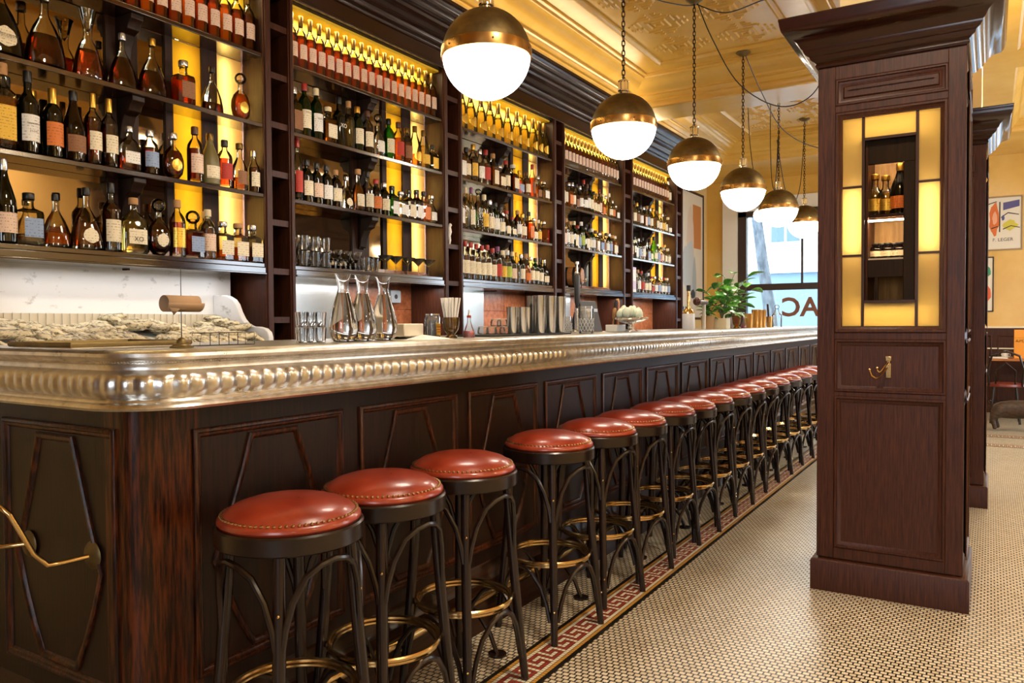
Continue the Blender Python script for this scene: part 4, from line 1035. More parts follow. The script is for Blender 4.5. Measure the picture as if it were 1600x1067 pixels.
# niche with shelves and bottles, built in place of a mirror reflection
def niche(px, py):
    t = thing('reflection_cabinet', 'small lit cabinet with bottles seen through the near pillar window', 'cabinet', (px, py, 1.3))
    x0, x1, ya, yb = -0.09, 0.10, 0.05, 0.30
    w = MB().box(x0 - 0.01, yb, 0.0, x1 + 0.01, yb + 0.01, 0.78).box(x0 - 0.01, ya, 0.0, x0, yb, 0.78).box(x1, ya, 0.0, x1 + 0.01, yb, 0.78).box(x0, ya, 0.765, x1, yb, 0.78).box(x0, ya, 0.0, x1, yb, 0.012)
    obj('case', w, WOODC, t)
    fr = MB().box(x0, ya, 0.655, x1, ya + 0.012, 0.765).box(x0 + 0.145, ya, 0.012, x1, ya + 0.012, 0.655).box(x0, ya, 0.145, x0 + 0.145, ya + 0.012, 0.225).box(x0 + 0.03, ya, 0.012, x0 + 0.045, ya + 0.012, 0.145)
    obj('frame', fr, WOOD, t, bevel=0.002)
    obj('back_panel', MB().box(x0, yb - 0.008, 0.012, x1, yb, 0.765), noise_mat('light_oak', 'a87838', 'd8a860', (20, 20, 3), 0.5, nscale=2), t)
    obj('shelf', MB().box(x0, ya + 0.02, 0.418, x1, yb - 0.01, 0.432), WOODG, t)
    obj('shelf', MB().box(x0, ya + 0.02, 0.225, x1, yb - 0.01, 0.233), MARB, t)
    obj('led_strip', MB().box(x0, ya + 0.03, 0.745, x1, ya + 0.045, 0.752).box(x0, ya + 0.03, 0.402, x1, ya + 0.045, 0.408), emit('led_strip', (1, .95, .85), 70), t)
niche(CPOS[0], CPOS[1] + 0.02)
nx, ny = CPOS[0], CPOS[1] + 0.02 + 0.17
for x, code, what in ((-0.075, 'h clear gold gold gold .20', 'round clear liqueur bottle at the left in the pillar cabinet'), (-0.03, 'h clear gold gold gold .19', 'clear liqueur bottle with gold label in the pillar cabinet'), (0.030, 'b dark dark orange gold .235', 'dark champagne bottle with orange label in the pillar cabinet')):
    q = code.split(); o = bottle(q[0], q[1], q[2], q[3], q[4], float(q[5])); o.location = (nx + x, ny, 1.3 + 0.433); o.rotation_euler = (0, 0, -PI / 2); tag(o, what, 'bottle', 'bottles in the pillar cabinet')
sg = None
for i, (x, y) in enumerate([(-0.07, 0), (-0.045, .02), (-0.02, 0), (0.005, .02), (0.03, 0)]):
    if sg is None:
        sg = bottle('c', 'brown', 'dark', 'cream', 'black', 0.075); o = sg; o.location = (nx + x, ny + y, 1.534); tag(o, '', 'bottle', 'small bitters bottles in the pillar cabinet'); o.rotation_euler = (0, 0, -PI / 2)
    else: o = dup(sg, (nx + x, ny + y, 1.534))
    o['label'] = 'tiny dark bitters bottle on the lower shelf of the pillar cabinet'
# ------------------------------------------------------------------ oyster display at the near end
ZT = 1.1875
ot = thing('oyster_tray', 'steel display trough of oysters along the marble wall at the near end', 'tray', (-2.99, 1.25, 0.0))
obj('trough', MB().box(-3.38, 1.25, 0.0, -2.99, 2.58, 1.12), STEEL, ot, w=True)
obj('lip', MB().box(-3.0, 1.25, 1.12, -2.985, 2.58, 1.165), STEEL, ot, w=True, bevel=.003)
ct = thing('metal_tray', 'bronze-rimmed flat metal tray on the near corner of the bar top', 'tray', (-2.18, 1.28, ZT))
obj('sheet', MB().box(-.15, -.17, 0, .15, .17, .004), STEEL, ct)
obj('rim', MB().tube([(-.155, -.175, .010), (.155, -.175, .010), (.155, .175, .010), (-.155, .175, .010)], .0075, 8, closed=True), BRASSA, ct)
sp = MB(); sprof = [(-3.40, 0.9), (-3.40, 1.40), (-3.33, 1.398), (-3.29, 1.392), (-3.25, 1.375), (-3.225, 1.35), (-3.205, 1.31), (-3.18, 1.275), (-3.15, 1.25), (-3.11, 1.238), (-3.06, 1.236), (-3.02, 1.228), (-2.995, 1.21), (-2.985, 1.185), (-2.985, 0.9)]
o = obj('marble_upstand', sp.prism(sprof, lambda u, v, n: (u, n, v), 2.583, 2.612), MARBLE, bevel=0.004); tag(o, 'S-curved white marble side upstand at the right of the oysters', 'upstand')
m = MB()
for k in range(80): m.box(-3.395, 1.26 + k * 0.0165, 1.21, -3.375 + 0.006 * (k % 2), 1.26 + k * 0.0165 + 0.0165, 1.30)
o = obj('ribbed_strip', m, pr('ribbed_beige_board', 'cfc4b0', 0.4), smooth=False); tag(o, 'beige ribbed strip along the marble wall behind the oysters', 'strip')
def hz(x, y):
    t = (-3.0 - x) / 0.37
    return 1.135 + 0.085 * max(0, min(1, t)) ** 0.8 + 0.010 * math.sin(9 * y + 5 * x) + 0.008 * math.sin(23 * y) * math.cos(17 * x)
nx_, ny_ = 16, 60; vs = []
rr = random.Random(3)
for i in range(nx_ + 1):
    for j in range(ny_ + 1):
        x, y = -3.372 + 0.37 * i / nx_, 1.255 + 1.32 * j / ny_
        vs.append((x, y, hz(x, y) + rr.uniform(-.005, .005)))
W_ = ny_ + 1
ice = MB().add(vs, [(i * W_ + j, (i + 1) * W_ + j, (i + 1) * W_ + j + 1, i * W_ + j + 1) for i in range(nx_) for j in range(ny_)])
o = obj('crushed_ice', ice, pr('crushed_ice', 'eef2f6', 0.25, 0, Subsurface_Weight=0.2), smooth=False); tag(o, 'bed of white crushed ice under the oysters', 'ice', kind='stuff')
OY = noise_mat('oyster_shell', '4a3c2a', 'e8dab6', (26, 70, 60), 0.55, nscale=1.3, bump=0.8, ramp=(0.38, 0.54))
def oyster_mesh(seed):
    q = random.Random(seed); m = MB(); n = 18; rings = []
    L, Wd = q.uniform(.050, .062), q.uniform(.028, .036); ph = q.uniform(0, 6)
    vs = []
    for k, (s_, z) in enumerate([(0.0, .016), (.45, .017), (.8, .013), (1.0, .003), (1.02, -.001), (.85, -.010), (.45, -.017), (0, -.018)]):
        if s_ == 0: vs.append((0, 0, z)); rings.append([len(vs) - 1]); continue
        row = []
        for j in range(n):
            a = 2 * PI * j / n; w = 1 + .10 * math.sin(3 * a + ph) + .07 * math.sin(7 * a + 2 * ph) + q.uniform(-.05, .05)
            row.append(len(vs)); vs.append((L * s_ * w * math.cos(a) * (1.1 if math.cos(a) > 0 else .95), Wd * s_ * w * math.sin(a), z + q.uniform(-.0025, .0025) * (k % 3)))
        rings.append(row)
    fs = []
    for A, B in zip(rings, rings[1:]):
        for j in range(n):
            j2 = (j + 1) % n
            if len(A) == 1: fs.append((A[0], B[j], B[j2]))
            elif len(B) == 1: fs.append((A[j], B[0], A[j2]))
            else: fs.append((A[j], B[j], B[j2], A[j2]))
    return m.add(vs, fs).mesh('oyster', OY)
OM = [oyster_mesh(s) for s in range(5)]
cnt = 0
for i in range(6):
    for j in range(22):
        x = -3.345 + i * 0.062 + rr.uniform(-.010, .010); y = 1.288 + j * 0.0595 + rr.uniform(-.010, .010)
        if (i > 2 and 11 < j < 14) or (j == 5 and i > 1) or rr.random() < .04: continue       # bare patches of ice
        o = link('oyster', OM[cnt % 5]); cnt += 1
        o.location = (x, y, hz(x, y) + 0.026 + rr.uniform(-.004, .006) + (0.022 if (j % 9 in (3, 4, 5)) and i < 4 else 0))
        o.rotation_euler = (rr.uniform(-.5, .2), rr.uniform(-.2, .45), rr.uniform(.2, 1.0))
        tag(o, 'rough grey-beige oyster shell heaped on the ice behind the bar end', 'oyster', 'oysters heaped on ice')
# paper spike and wire rack
t = thing('bill_spike', 'brass-based upright spike holding rolled brown paper on the near bar', 'bill spike', (-1.85, 1.304, ZT))
obj('base', MB().lathe([(0, 0), (.030, 0), (.031, .003), (.024, .006), (.022, .010), (.014, .012), (.013, .019), (.009, .024), (.003, .028), (0, .028)], 24), BRASSA, t)
obj('rod', MB().tube([(0, 0, .026), (0, 0, .215)], 0.0013, 8, rs=[.0015, .0008]), BLACK, t)
m = MB(); vs = []; n = 26
for e in (-0.046, 0.05):
    for k in range(n + 1):
        a = 2 * PI * 1.18 * k / n - 1.1; r_ = .0195 + .0035 * k / n
        vs.append((r_ * math.cos(a) - .004, e + (0.010 * (k / n) if e > 0 else -0.004 * (k / n)), .118 + r_ * math.sin(a)))
m.add(vs, [(k, k + 1, n + 1 + k + 1, n + 1 + k) for k in range(n)])
m.add([(.016, -.046, .108), (.014, -.010, .106), (.010, -.030, .086), (.017, .018, .112), (.012, -.002, .098)], [(0, 1, 2), (1, 3, 4)])
o = obj('rolled_paper', m, pr('brown_paper', 'a88664', 0.8)); o.location = (-1.85, 1.304, ZT + 0.001); tag(o, 'small roll of brown paper pierced by the spike on the bar', 'paper')
sd = o.modifiers.new('thickness', 'SOLIDIFY'); sd.thickness = 0.0006
t = thing('wire_rack', 'low black wire card rack standing by the paper spike', 'rack', (-1.905, 1.48, ZT))
m = MB(); q = 0.0012
for x in (-.02, .02):
    m.tube([(x, -.095, .002), (x, -.088, .038), (x, .095, .038), (x, .095, .002)], q, 6, closed=True)
    for y in (-.03, .035): m.tube([(x, y, .002), (x, y, .038)], q, 6)
for y, z in ((-.095, .002), (-.088, .038), (.095, .038), (.095, .002)): m.tube([(-.02, y, z), (.02, y, z)], q, 6)
obj('wire_frame', m, BLACK, t)
# ------------------------------------------------------------------ things on the bar
def on_bar(px, x, z=ZT): return (x, along(px, x), z)
GR = pr('clear_thick_glass', 'ffffff', 0.01, 0, Transmission_Weight=1.0, IOR=1.45)
WAT = pr('water', 'ffffff', 0.0, 0, Transmission_Weight=1.0, IOR=1.33)
def carafe():
    t = thing('water_carafe', '', 'carafe', (0, 0, 0), 'water carafes on the bar')
    out = [(0, .004), (.030, 0), (.036, .003), (.047, .02), (.0515, .045), (.048, .075), (.038, .115), (.027, .150), (.0195, .175), (.0185, .190), (.0225, .212), (.0285, .234)]
    inn = [(.0265, .234), (.0205, .211), (.0165, .190), (.0175, .175), (.025, .149), (.036, .114), (.046, .074), (.0495, .045), (.045, .021), (.034, .008), (0, .008)]
    obj('glass', MB().lathe(out + inn, 36), GR, t)
    obj('water', MB().lathe([(0, .0085), (.0335, .0085), (.0445, .021), (.049, .045), (.0455, .074), (.0355, .114), (.0245, .149), (.0185, .168), (0, .168)], 36), WAT, t)
    return t
c0 = carafe(); c0.location = on_bar(537, -1.90); c0['label'] = 'glass carafe of water on the bar, left of three'
dup(c0, on_bar(567, -1.905), label='glass carafe of water on the bar, middle of three'); dup(c0, on_bar(600, -1.92), label='glass carafe of water on the bar, right of three')
def tumbler(r, h, name='tumbler', mat=None, facets=0, foot=False):
    p = [(0, .003), (r * .78, 0), (r * .82, .003), (r, h), (r * .93, h), (r * .76, .007), (0, .006)]
    return MB().lathe(p, facets or 20).mesh(name, mat or PLAIN)
tm = tumbler(.0175, .050, mat=GR, facets=10)
k = 0
for row_ in range(2):
    for i in range(3):
        for lv in range(2):
            y = along(473 + i * 14.5, -1.90) + row_ * 0.0
            o = link('shot_glass', tm); o.location = (-1.90 - row_ * .040, y + row_ * .028, ZT + lv * .0505)
            tag(o, 'small faceted shot glass in the %s level of the stack, %s from left, %s row' % (('lower', 'upper')[lv], ('first', 'second', 'third')[i], ('front', 'rear')[row_]), 'glass', 'stacked shot glasses'); k += 1
x, y, z = on_bar(632, -2.02)
o = obj('side_plate', MB().lathe([(0, 0), (.05, 0), (.075, .008), (.077, .010), (.05, .004), (0, .004)], 32), WHITEP, loc=(x, y, z)); tag(o, 'white side plate under the cream napkin box', 'plate')
o = obj('napkin_box', MB().box(-.05, -.062, 0.0, .05, .062, .05), pr('cream_box', 'ece2d0', 0.5), loc=(x, y, z + .0105), bevel=.004); tag(o, 'low cream napkin box right of the carafes', 'box')
t = thing('preserving_jar', 'small clip-top jar of dark cherries with yellow label', 'jar', on_bar(676, -1.99))
obj('glass', MB().lathe([(0, .002), (.030, 0), (.033, .004), (.033, .078), (.028, .088), (.028, .094), (.025, .094), (.025, .088), (.030, .078), (.030, .006), (0, .006)], 24), PLAIN, t)
obj('contents', MB().cyl(.029, .007, .072, 20), pr('dark_cherries', '1c0c0a', 0.3), t)
obj('lid', MB().cyl(.030, .095, .101, 20).tube([(.03, 0, .10), (.038, 0, .085), (.036, 0, .06)], .0018, 6), STEEL, t)
o = obj('paper_label', MB().add([(.0337 * math.cos(R(a)), .0337 * math.sin(R(a)), z) for z in (.01, .062) for a in range(-28, 36, 7)], [(i, i + 1, 11 + i - 1, 10 + i - 1) for i in range(9)]).text('AMARENA', .010, lambda a, b, c: (.0343, a, b + .05), mi=1).box(.0335, -.012, .044, .0339, .016, .048, 1).box(.0335, -.012, .034, .0339, .016, .037, 1).box(.0335, -.012, .024, .0339, .016, .027, 1), [LABELS['yellow'], LABELS['red']], t, smooth=False)
# tumbler of wrapped straws
t = thing('straw_glass', 'footed faceted tumbler holding paper-wrapped straws', 'glass', on_bar(705, -1.86))
obj('glass', MB().lathe([(0, 0), (.024, 0), (.026, .004), (.016, .012), (.017, .018), (.030, .034), (.034, .05), (.036, .085), (.033, .085), (.031, .05), (.026, .036), (0, .026)], 12), thin_glass('smoky_glass', 'cdb48c', .03, .12, 'a08050'), t)
sm = MB().tube([(0, 0, 0), (0, 0, .125)], .0033, 6).mesh('straw', pr('wrapped_straw', 'f0ece6', .6))
for k in range(22):
    o = link('paper_straw', sm); a = k * 2.4; rr_ = .003 + .017 * math.sqrt(k / 22)
    o.location = Vector(t.location) + Vector((rr_ * math.cos(a), rr_ * math.sin(a), .040)); o.rotation_euler = (-math.sin(a) * rr_ * 9, math.cos(a) * rr_ * 9, 0)
    tag(o, 'white paper-wrapped drinking straw bunched in the footed tumbler', 'straw', 'straws in the footed tumbler')
b0 = thing('bitters_bottle', 'small conical bottle of bright red bitters with dasher top, near the straws', 'bottle', on_bar(733, -1.90))
obj('bottle_glass', MB().lathe([(0, 0), (.024, 0), (.026, .004), (.025, .022), (.014, .048), (.0075, .068), (.0075, .094), (0, .094)], 20), PLAIN, b0)
obj('liquor', MB().lathe([(0, .002), (.022, .002), (.024, .005), (.0235, .022), (.021, .028), (0, .028)], 20), pr('red_bitters', 'd81408', .1), b0)
obj('dasher_cap', MB().cyl(.0095, .084, .094, 12).lathe([(.006, .094), (.004, .104), (.002, .118), (0, .118)], 10, mi=1), [CAPS['red'], STEEL], b0)
o = obj('folded_napkin', MB().add([(-.04, -.09, 0.0), (.045, -.10, 0), (.05, .10, 0), (-.045, .11, 0), (-.03, -.07, .006), (.03, -.045, .008), (.035, .06, .007), (-.03, .08, .006), (0, -.03, .019)], [(3, 2, 1, 0), (0, 1, 5, 4), (1, 2, 6, 5), (2, 3, 7, 6), (3, 0, 4, 7), (4, 5, 8), (5, 6, 8), (6, 7, 8), (7, 4, 8)]), pr('napkin_linen', 'f0eae0', .8), loc=on_bar(668, -1.82), smooth=False)
tag(o, 'crumpled white napkin lying on the bar before the jar', 'napkin')
# black bar mat with shaker tins
x, y, z = on_bar(815, -1.97)
o = obj('bar_mat', MB().box(-.09, -.42, 0, .09, .36, .008), pr('black_rubber', '15120f', .6), loc=(x, y, z), bevel=.003); tag(o, 'long black rubber bar mat under the shaker tins', 'mat')
def tin(h, r): return MB().lathe([(0, 0), (r * .74, 0), (r * .78, .003), (r, h - .003), (r * 1.04, h), (r * .97, h), (r * .75, .006), (0, .006)], 28).mesh('shaker_tin', STEEL)
t1, t2, k = tin(.128, .026), tin(.188, .032), 0
TG = ZINC
for (px, xx, me, w_) in [(800, -1.92, t1, 'short'), (808, -1.97, t1, 'short'), (816, -1.92, t1, 'short'), (824, -1.97, t1, 'short'), (829, -2.03, t1, 'short'),
                         (833, -1.97, t2, 'tall'), (843, -1.91, t2, 'tall'), (852, -1.97, t2, 'tall'), (860, -1.91, t2, 'tall'), (868, -1.97, t2, 'tall'), (875, -1.91, t2, 'tall')]:
    o = link('shaker_tin', me); xx_, yy_, zz_ = on_bar(px, xx); o.location = (xx_, yy_, zz_ + .0085); o.rotation_euler = (0, 0, 0)
    tag(o, '%s steel shaker tin on the black mat, %s from left' % (w_, ORD[k]), 'shaker', 'shaker tins on the black mat'); k += 1
JG = MB().lathe([(0, 0), (.024, 0), (.027, .003), (.027, .022), (.023, .028), (.023, .032), (0, .032)], 18)
jm = JG.mesh('glass_pot', PLAIN)
for i, (px, xx, zz) in enumerate([(755, -2.06, 0), (768, -2.03, 0), (781, -2.05, 0), (789, -1.99, 0), (775, -2.04, .037), (785, -2.02, .037)]):
    o = thing('glass_pot', 'small lidded glass pot of garnish, %s from left, %s level, left of the shaker tins' % (ORD[i % 4], 'upper' if zz else 'lower'), 'pot', group='small glass pots by the shaker tins')
    a, b_, c_ = on_bar(px, xx); o.location = (a, b_, c_ + .0085 + zz)
    link('glass', jm, o); obj('lid', MB().cyl(.0245, .0325, .0365, 16), pr('pot_lid', 'd8ccb0', .4, .6), o)
def cut_glass(px, xx, r, h, label):
    o = thing('cut_crystal_glass', label, 'glass', on_bar(px, xx))
    obj('glass', MB().lathe([(0, .004), (r * .86, 0), (r * .92, .004), (r, h), (r * .93, h), (r * .84, .014), (0, .012)], 28), PLAIN, o)
    m = MB(); n = 14
    for i in range(n):
        a = 2 * PI * i / n; b2 = a + 2 * PI / n
        for z0 in (.012, .012 + h * .24):
            for p_, q_ in ((a, b2), (b2, a)):
                m.tube([(r * .965 * math.cos(p_), r * .965 * math.sin(p_), z0), (r * .985 * math.cos(q_), r * .985 * math.sin(q_), z0 + h * .24)], .0016, 5)
    obj('cut_pattern', m, thin_glass('cut_glass_lines', 'fffaf0', .05, .55, 'ffffff'), o)
cut_glass(886, -2.05, .030, .095, 'small cut crystal glass just right of the shaker tins')
cut_glass(916, -1.90, .044, .150, 'tall cut crystal mixing glass standing alone on the bar')
# till screen, tap handle, tool caddy, silver bowl
t = thing('till_screen', 'black angled till screen on the bar behind the mixing glass', 'till', (-2.28, 4.55, ZT))
obj('screen', MB().prism([(-.02, .02), (.10, .0), (.05, .20), (.03, .20)], lambda u, v, n: (u, n, v), -.12, .12), BLACK, t, bevel=.003)
obj('base', MB().box(-.06, -.09, 0, .08, .09, .015), pr('till_grey', 'c9c6c0', .4), t, bevel=.003)
obj('display', MB().box(.0, -.09, .13, .002, .09, .15), pr('screen_line', 'd0d4d8', .3), t, loc=(.075, 0, 0))
t = thing('beer_tap', 'tall beer tap with long black handle behind the mixing glass', 'tap', (-2.20, along(902, -2.20), ZT))
obj('column', MB().lathe([(0, 0), (.035, 0), (.036, .006), (.016, .016), (.015, .12), (.020, .125), (.020, .15), (0, .155)], 20), STEEL, t)
obj('handle', MB().lathe([(0, .15), (.010, .15), (.024, .19), (.027, .26), (.026, .345), (.02, .36), (0, .362)], 16, sx=.6), BLACK, t)
obj('finial', MB().lathe([(0, .36), (.012, .362), (.016, .372), (.006, .382), (.005, .42), (.012, .425), (.012, .44), (0, .444)], 14), CHROME, t)
obj('spout', MB().tube([(.01, 0, .135), (.06, 0, .14), (.08, 0, .12), (.08, 0, .09)], .007, 8), STEEL, t)
t = thing('tool_caddy', 'white ribbed caddy of bar tools left of the silver bowl', 'caddy', (-2.06, along(962, -2.06), ZT))
obj('box', MB().box(-.04, -.07, 0, .04, .07, .045), WHITEP, t, bevel=.003)
for i, (dy, c_, h_, nm) in enumerate([(-.05, 'a87848', .15, 'wooden muddler'), (-.02, '1a1614', .20, 'black-handled strainer'), (.01, 'b0301c', .20, 'red-handled peeler'), (.045, 'c89858', .21, 'thick wooden muddler')]):
    o = obj('bar_tool', MB().lathe([(0, 0), (.005, 0), (.006, h_ * .5), (.012, h_ * .6), (.013, h_ * .92), (.008, h_), (0, h_)], 12), pr('tool_' + c_, c_, .5), loc=(-2.06, t.location.y + dy, ZT + .004)); o.rotation_euler = (0, .12 - .05 * i, 0)
    tag(o, nm + ' standing in the white tool caddy', 'bar tool', 'tools in the white caddy')
t = thing('silver_bowl', 'ornate footed silver bowl on the bar heaped with pale fruit', 'bowl', on_bar(986, -1.95))
obj('foot', MB().lathe([(0, 0), (.045, 0), (.047, .006), (.03, .012), (.018, .02), (.022, .032), (.015, .04), (.02, .05), (0, .052)], 28), CHROME, t)
m = MB(); pf = [(0, .05), (.03, .052), (.07, .062), (.098, .078), (.105, .088), (.100, .088), (.065, .068), (0, .058)]
m.lathe(pf, 36)
for k in range(18): m.ball(.0085, (.103 * math.cos(k * PI / 9), .103 * math.sin(k * PI / 9), .086), 8)
obj('bowl', m, CHROME, t)
fm = MB().lathe([(0, -.034), (.010, -.030), (.022, -.014), (.026, 0), (.022, .014), (.010, .030), (0, .034)], 16).mesh('lime', pr('pale_lime', 'e4ecd4', .2))
lx, ly, lz = t.location
for k, (dx, dy, dz, ay) in enumerate([(0, -.078, .118, .35), (.005, -.026, .126, .2), (0, .026, .128, -.15), (.005, .080, .120, -.45), (-.055, 0, .13, .1), (.055, .0, .105, .2), (-.05, -.055, .11, .4)]):
    o = link('lime', fm); o.location = (lx + dx, ly + dy, lz + dz); o.rotation_euler = (ay, .3, 0); o.scale = (1, 1, 1.25)
    tag(o, 'pale glossy lime in the silver bowl, %s' % ['far left', 'left of centre', 'right of centre', 'far right', 'topmost at the back', 'lowest at the front', 'behind the far left one'][k], 'lime', 'limes in the silver bowl')
# the far end: dispenser, plants, second set of bar tools
t = thing('bottle_dispenser', 'dark horizontal bar on a pale post near the far end of the bar', 'dispenser', on_bar(1100, -1.97))
obj('post', MB().cyl(.014, 0, .20, 14), pr('post_pale', 'd8cdb8', .3), t)
obj('arm', MB().cyl(.020, -.20, .06, 14, (0, 0, .215), axis='y').ball(.034, (0, -.17, .22), 12), noise_mat('dark_red_wood', '2a0f0a', '4a1c12', rough=.3), t)
x, y, z = on_bar(1076, -2.0)
t = thing('syrup_bottle', 'white-labelled bottle with brass shoulder and black cap beside the dispenser', 'bottle', (x, y, z))
obj('body', MB().lathe([(0, 0), (.046, 0), (.048, .01), (.048, .115), (.046, .125), (0, .125)], 20), pr('white_ceramic', 'e4e2e4', .3), t)
obj('shoulder', MB().lathe([(.047, .125), (.040, .15), (.018, .17), (.012, .18), (.012, .30), (0, .30)], 20), BRASS, t)
obj('cap', MB().cyl(.016, .30, .345, 14), BLACK, t)
LEAF = noise_mat('rubber_leaf', '267028', '78c048', (5, 5, 5), .25, nscale=2)
def leaf_mb(L, W):
    m = MB(); vs = []; n = 7
    for i in range(n + 1):
        t = i / n; w = W * math.sin(PI * min(1, t * .92 + .04)) ** .8; z = -L * .28 * t * t
        vs += [(L * t, -w, z + w * .25), (L * t, 0, z), (L * t, w, z + w * .25)]
    return m.add(vs, [(3 * i + a, 3 * i + 3 + a, 3 * i + 4 + a, 3 * i + 1 + a) for i in range(n) for a in (0, 1)])
def plant(px, x, pot, pr_, ph, stems, label, seed, leafL=.10):
    q = random.Random(seed); t = thing('potted_plant', label, 'plant', on_bar(px, x))
    obj('pot', pot, pr_, t)
    for s_ in range(stems):
        a = 2 * PI * s_ / stems + q.uniform(-.4, .4); ln = q.uniform(.55, 1.0) * ph; sp_ = q.uniform(.25, .6) * ph
        pts = [(sp_ * u ** 1.6 * math.cos(a), sp_ * u ** 1.6 * math.sin(a), .07 + ln * u) for u in (0, .25, .5, .75, 1)]
        st = obj('stem', MB().tube(pts, .004, 6, rs=[.005, .0045, .004, .003, .002]), pr('green_stem', '5a5a30', .6), t)
        for k in range(7):
            u = .25 + .75 * k / 6; p = Vector((sp_ * u ** 1.6 * math.cos(a), sp_ * u ** 1.6 * math.sin(a), .07 + ln * u))
            lf = obj('leaf', leaf_mb(leafL * q.uniform(.8, 1.2), leafL * .34), LEAF, t); lf.location = p
            lf.rotation_euler = (q.uniform(-.4, .4), q.uniform(-.7, .3), q.uniform(0, 2 * PI))
            sol = lf.modifiers.new('thickness', 'SOLIDIFY'); sol.thickness = .0012
    return t
plant(1128, -1.97, MB().box(-.055, -.055, 0, .055, .055, .09), pr('ivory_pot', 'ecd8ac', .35), .42, 5, 'leafy green plant in a square ivory pot near the far end of the bar', 5, .12)
plant(1145, -2.02, MB().lathe([(0, 0), (.04, 0), (.055, .10), (.05, .10), (0, .08)], 20), pr('pale_pink_pot', 'e8dcdc', .4), .42, 5, 'large-leaved green rubber plant in a pale round pot', 9, .13)
plant(1106, -2.06, MB().lathe([(0, 0), (.05, 0), (.06, .11), (.05, .11), (0, .09)], 20), pr('wicker_pot', 'b08858', .7), .22, 4, 'sprawling small-leaved plant in a tan pot behind the dispenser', 12, .08)
t = thing('straw_glass', 'amber footed tumbler right of the plants near the window', 'glass', on_bar(1151, -1.93))
obj('glass', MB().lathe([(0, 0), (.032, 0), (.034, .005), (.018, .018), (.036, .045), (.042, .115), (.038, .115), (.030, .05), (0, .035)], 12), thin_glass('amber_tumbler', 'd89c3c', .04, .25, 'c08020'), t)
dup(b0, on_bar(1162, -1.9), label='small conical bottle of bright red bitters near the window end of the bar')
t4 = tin(.135, .040); t5 = tin(.175, .034)
gt = pr('gold_tin', 'd8a860', .2, 1.0); t4.materials[0] = gt; t5.materials[0] = gt
for i, (px, me, lb) in enumerate([(1170, t4, 'short wide gold shaker tin right of the red bitters'), (1180, t5, 'tall gold shaker tin, left of three by the window'), (1186, t5, 'tall gold shaker tin, middle of three by the window'), (1192, t5, 'tall gold shaker tin, right of three by the window')]):
    o = link('shaker_tin', me); o.location = on_bar(px, -1.93); tag(o, lb, 'shaker', 'gold shaker tins by the window')
t = thing('muddler', 'black muddler leaning in a copper cup near the window', 'muddler', on_bar(1202, -1.95))
obj('cup', MB().lathe([(0, 0), (.028, 0), (.034, .11), (.031, .11), (.026, .006), (0, .006)], 18), COPPER, t)
obj('handle', MB().tube([(0, 0, .01), (-.012, -.02, .24)], .011, 10), BLACK, t)
t = thing('glass_dispenser', 'clear glass jar with round stopper at the window end', 'jar', on_bar(1214, -1.95))
obj('glass', MB().lathe([(0, 0), (.05, 0), (.052, .005), (.052, .13), (.025, .16), (.02, .19), (0, .19)], 20), PLAIN, t); obj('stopper', MB().ball(.026, (0, 0, .215), 12), PLAIN, t)
# ------------------------------------------------------------------ glasses and oddments on the shelves
zl = SHELF_Z[3] + .0008
gm = MB().lathe([(0, 0), (.032, 0), (.032, .002), (.004, .008), (.0035, .045), (.02, .06), (.036, .085), (.039, .11), (.037, .11), (.034, .086), (.018, .062), (0, .056)], 18).mesh('coupe_glass', GR)
tb = tumbler(.030, .085, 'short_tumbler', GR)
k = 0
for i in range(8):
    for j, xx in enumerate((-3.235, -3.305)):
        for lv in range(2 if i < 3 else 1):
            if i < 3: me, nm = tb, 'short_tumbler'
            else: me, nm = (gm if i < 6 else tb), ('coupe_glass' if i < 6 else 'short_tumbler')
            y = along(470, -3.262) + i * .083 + (j * .03)
            o = link(nm, me); o.location = (xx, y, zl + lv * .0865)
            tag(o, '%s, %s from left, %s row%s, lowest shelf of second bay' % ('stemmed coupe glass' if me is gm else 'plain tumbler', ORD[i], ('front', 'back')[j], (', upper level' if lv else '')), 'glass', 'glasses on the lowest shelf of the second bay'); k += 1
mg = MB().lathe([(0, 0), (.030, 0), (.030, .002), (.0035, .006), (.003, .062), (.008, .07), (.050, .112), (.049, .113), (.006, .075), (0, .074)], 20).mesh('martini_glass', thin_glass('martini_rim', 'f4e8c0', .03, .10, 'f0e8d0'))
for i, px in enumerate((604, 620, 639, 655, 671)):
    o = link('martini_glass', mg); o.location = (-3.265, along(px, -3.262), zl); tag(o, 'wide V-shaped cocktail glass, %s of five before the backlit strips' % ORD[i], 'glass', 'cocktail glasses on the lowest shelf of the second bay')
t = thing('figurine', 'small white porcelain seahorse figurine in the cubby column between second and middle bays', 'figurine', (-3.235, 4.408, 1.80))
obj('body', MB().tube([(0, 0, 0), (0, .005, .03), (0, -.005, .06), (0, .006, .09), (0, 0, .12), (0, .012, .14), (0, .024, .135)], .012, 10, rs=[.006, .010, .013, .015, .012, .012, .006]), WHITEP, t)
t = thing('wine_barrel', 'small oak barrel with dark hoops on the lowest shelf of the fourth bay', 'barrel', (-3.228, 6.255, zl)); t.rotation_euler = (0, 0, R(14))
bz = .098
obj('staves', MB().lathe([(0, -.105), (.066, -.105), (.072, -.10), (.084, -.04), (.087, 0), (.084, .04), (.072, .10), (.066, .105), (0, .105)], 28, (0, 0, bz), axis='x'), noise_mat('oak_staves', '8a5024', 'c08448', (3, 30, 30), .45, nscale=2), t)
for xx in (-.085, -.035, .035, .085):
    r_ = .0875 - abs(xx) ** 1.5 * .5
    obj('hoop', MB().lathe([(r_ - .003, xx - .012), (r_ + .001, xx - .012), (r_ + .001, xx + .012), (r_ - .003, xx + .012)], 28, (0, 0, bz), axis='x'), BLACK, t)
